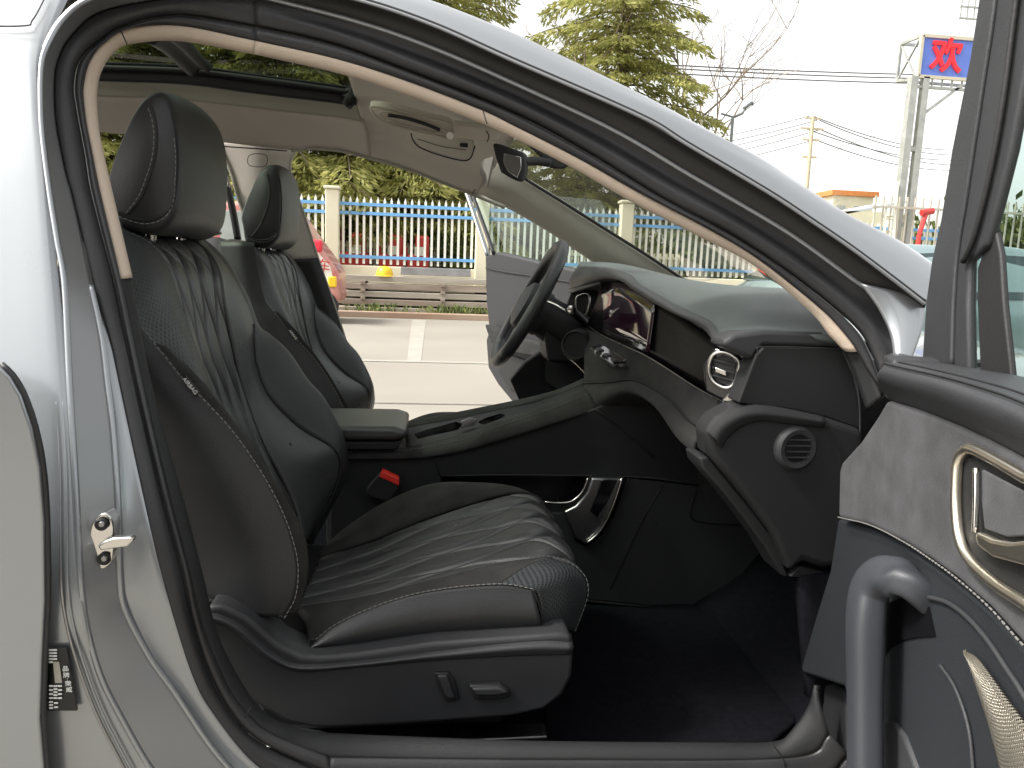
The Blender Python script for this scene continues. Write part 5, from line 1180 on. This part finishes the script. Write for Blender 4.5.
for x_ in (-.5, 0, .5): m_.tube([(pt_.x+x_, YP, pt_.z-.1), (pt_.x+x_, YP, pt_.z+.25)], .07, 8)
m_.tube([(pt_.x-1.3, YP, pt_.z-.4), (pt_.x-1.3, YP, pt_.z+.2)], .05, 6)
reparent_world(pole, [a_, b_o, m_.build('insulator', whitep, None)])
YLm = 24; lm = empty('street_lamp', (gx(731, YLm), YLm, 0), 'grey street lamp with a single arm above the roof line', 'street lamp')
lampm = mat('dark lamp paint', (.14, .15, .15), .5, var=.05); t_ = WY(733, 116, YLm)
m_ = MB(); m_.tube([Vector((t_.x, YLm, 0)), Vector((t_.x, YLm, t_.z))], [.07, .05], 8); a_ = m_.build('post', lampm, None)
h_ = WY(746, 107, YLm); h2 = WY(750, 104, YLm)
m_ = MB(); m_.tube([Vector((t_.x, YLm, t_.z-.05)), (Vector((t_.x, YLm, t_.z))+h_)/2+Vector((.1, 0, -.05)), h_], .045, 6); m_.tube([Vector((t_.x, YLm, t_.z-.03)), Vector((t_.x-.4, YLm, t_.z+.05))], .03, 6); b_o = m_.build('arm', lampm, None)
m_ = MB(); m_.box((h_+h2)/2, (.34, .16, .10), rot=Matrix.Rotation(R(-38), 3, 'Y')); reparent_world(lm, [a_, b_o, m_.build('lamp_head', lampm, None, bevel=.03)])
wirem = mat('overhead cable', (.12, .11, .11), .8, var=.05)
def wire(a_, b_, sag, r_, lb):
    pts = [a_.lerp(b_, t)+Vector((0, 0, -sag*4*t*(1-t))) for t in np.linspace(0, 1, 20)]
    m_ = MB(); m_.tube(pts, r_, 4, caps=False); tag(m_.build('overhead_wire', wirem, None), lb, 'wire', 'overhead wires')
YW = 30
for i, (p1, p2, lb) in enumerate((((688,63),(905,74),'topmost of the three wires running to the billboard'), ((688,66),(905,78),'middle wire of the three running to the billboard'), ((690,71),(905,83),'lowest wire of the three running to the billboard'))):
    wire(WY(p1[0]-220, p1[1]-12, YW), WY(p2[0]+40, p2[1]+1, YW), .15, .028, lb)
for i, (dz, dx_) in enumerate(((0, 0), (-.25, .5), (-.8, -.5), (-.85, .7), (-1.5, .4))):
    s_ = Vector((pt_.x+dx_, YP, pt_.z+dz)); e2 = WY(960, 150+i*5, 70); wire(s_, e2, .6, .035, 'thin wire %s from the power pole to the right' % ('topmost', 'second from top', 'third from top', 'fourth from top', 'lowest')[i])
    e3 = WY(600, 150+i*7, 65); wire(s_+Vector((-.2, 0, 0)), e3, .5, .03, 'thin wire %s from the power pole to the left' % ('topmost', 'second from top', 'third from top', 'fourth from top', 'lowest')[i])
wire(WY(834, 152, 50), WY(885, 136, 60), -.3, .02, 'short slanting wire between the pole and the billboard')
# second pylon top right
e = empty('transmission_mast', (gx(985, 30), 30, 0), 'lattice mast top cut off by the upper frame edge, near the door frame', 'mast'); m_ = MB()
a0 = WY(960, 18, 30); a1 = WY(975, 18, 30)
m_.bar((a0.x, 30, 0), (a0.x, 30, a0.z+3), .08) if False else None
mx_ = a1.x+.6
for sx_ in (-.35, .35): m_.bar((mx_+sx_, 30, 0), (mx_+sx_, 30, a0.z+4), .08)
for i in range(20): m_.bar((mx_-.35, 30, i*.7), (mx_+.35, 30, i*.7+.7), .04)
a_ = m_.build('mast_frame', steel, None); m_ = MB()
for z in (a0.z, a0.z+.45, a0.z+.9): m_.bar((a0.x-.05, 30, z), (mx_, 30, z), .06)
for t in (0, .3, .6): m_.bar((a0.x+t, 30, a0.z-.05), (a0.x+t, 30, a0.z+1.1), .04)
reparent_world(e, [a_, m_.build('platform', steel, None)])

# ---- parked cars to the right ---------------------------------------------------------
def parked_car(loc, rz, colm, label, group):
    e = empty('parked_car', loc, label, 'car', group); e.rotation_euler.z = rz
    out = []
    st = [(-2.25,.55,.95),(-2.2,.95,1.02),(-1.6,1.02,1.42),(-.9,1.04,1.47),(.1,1.04,1.45),(.95,1.02,1.06),(1.9,.92,.92),(2.25,.62,.72)]
    W = .90
    low = [Vector((x, 0, .28)) for x, _, _ in st]
    rows = []
    for s_ in (-1, 1):
        pass
    xs_ = [s[0] for s in st]; belt = [s[1] if s[1] < 1.0 else .98 for s in st]; top = [s[2] for s in st]
    prof = lambda y, f: [Vector((x, y, f[i])) for i, x in enumerate(xs_)]
    side_rows = [prof(-W*.93, [.28]*8), prof(-W, [.55]*8), prof(-W*.97, belt), [Vector((x, -W*(.97 if top[i] < 1.1 else .72), top[i]-.05)) for i, x in enumerate(xs_)], [Vector((x, -W*.5, top[i])) for i, x in enumerate(xs_)], [Vector((x, 0, top[i]+.015)) for i, x in enumerate(xs_)]]
    full = side_rows + [[Vector((p.x, -p.y, p.z)) for p in r] for r in side_rows[-2::-1]]
    o_ = surf('body', full, colm, e, nu=60, nv=4, thick=.01, back=(0, -1, 1)); out.append(o_)
    wp = [[(-1.75,.99,),(-1.45,1.36),(-.85,1.41),(-.80,1.0)], [(-.74,1.0),(-.76,1.41),(.02,1.40),(.55,1.03)]]
    for q in wp:
        for s_ in (-1, 1):
            pts = [Vector((x, s_*(W*.985-.0-(z-.98)*.52), z)) for x, z in q]
            prism('side_window', pts, (0, -s_*.01, 0), vg2, e, bevel=.005)
    prism('front_windscreen', [Vector((.92, -.78, 1.085)), Vector((.92, .78, 1.085)), Vector((.20, .60, 1.44)), Vector((.20, -.60, 1.44))], (.02, 0, .02), vg2, e, bevel=.005)
    prism('rear_windscreen', [Vector((-2.1, -.74, 1.09)), Vector((-2.1, .74, 1.09)), Vector((-1.65, .6, 1.40)), Vector((-1.65, -.6, 1.40))], (-.02, 0, .02), vg2, e, bevel=.005)
    for x in (-1.4, 1.4):
        for s_ in (-1, 1):
            Mw = Matrix.Translation((x, s_*.83, .32)) @ Matrix.Rotation(R(-90*s_ if s_ > 0 else 90), 4, 'X'); m_ = MB(); m_.lathe([(.2, .09), (.3, .1), (.32, .07), (.32, -.1)], Mw, 28); wv = m_.build('wheel', tyre, e)
            m_ = MB(); m_.lathe([(0, .08), (.15, .1), (.2, .09)], Mw, 20); r_ = m_.build('rim', M['chrome'], wv)
    for s_ in (-1, 1):
        m_ = MB(); m_.box((.62, s_*1.0, 1.05), (.14, .2, .13)); m_.build('wing_mirror', colm, e, bevel=.03, segs=3)
        m_ = MB(); m_.box((2.12, s_*.66, .72), (.2, .34, .10)); m_.build('headlight', M['chrome'], e, bevel=.02)
        m_ = MB(); m_.box((-2.24, s_*.66, .85), (.06, .34, .12)); m_.build('tail_light', redp, e, bevel=.02)
    return e
vg2 = mat('dark car glass', (.03, .05, .055), .05, coat=1, var=.1)
bluec = mat('blue grey car paint', (.10, .20, .24), .25, metal=.3, coat=1, var=.03); tealc = mat('pale teal car paint', (.25, .34, .35), .25, metal=.3, coat=1, var=.03)
parked_car((WY(1075, 285, 10.5).x, 10.6, 0), R(180), bluec, 'dark blue car behind the pale one beyond the bonnet', 'cars parked beyond the bonnet')
parked_car((5.45, 6.9, 0), 0, tealc, 'pale teal car nearest beyond the bonnet, seen beside and through the door window frame', 'cars parked beyond the bonnet')
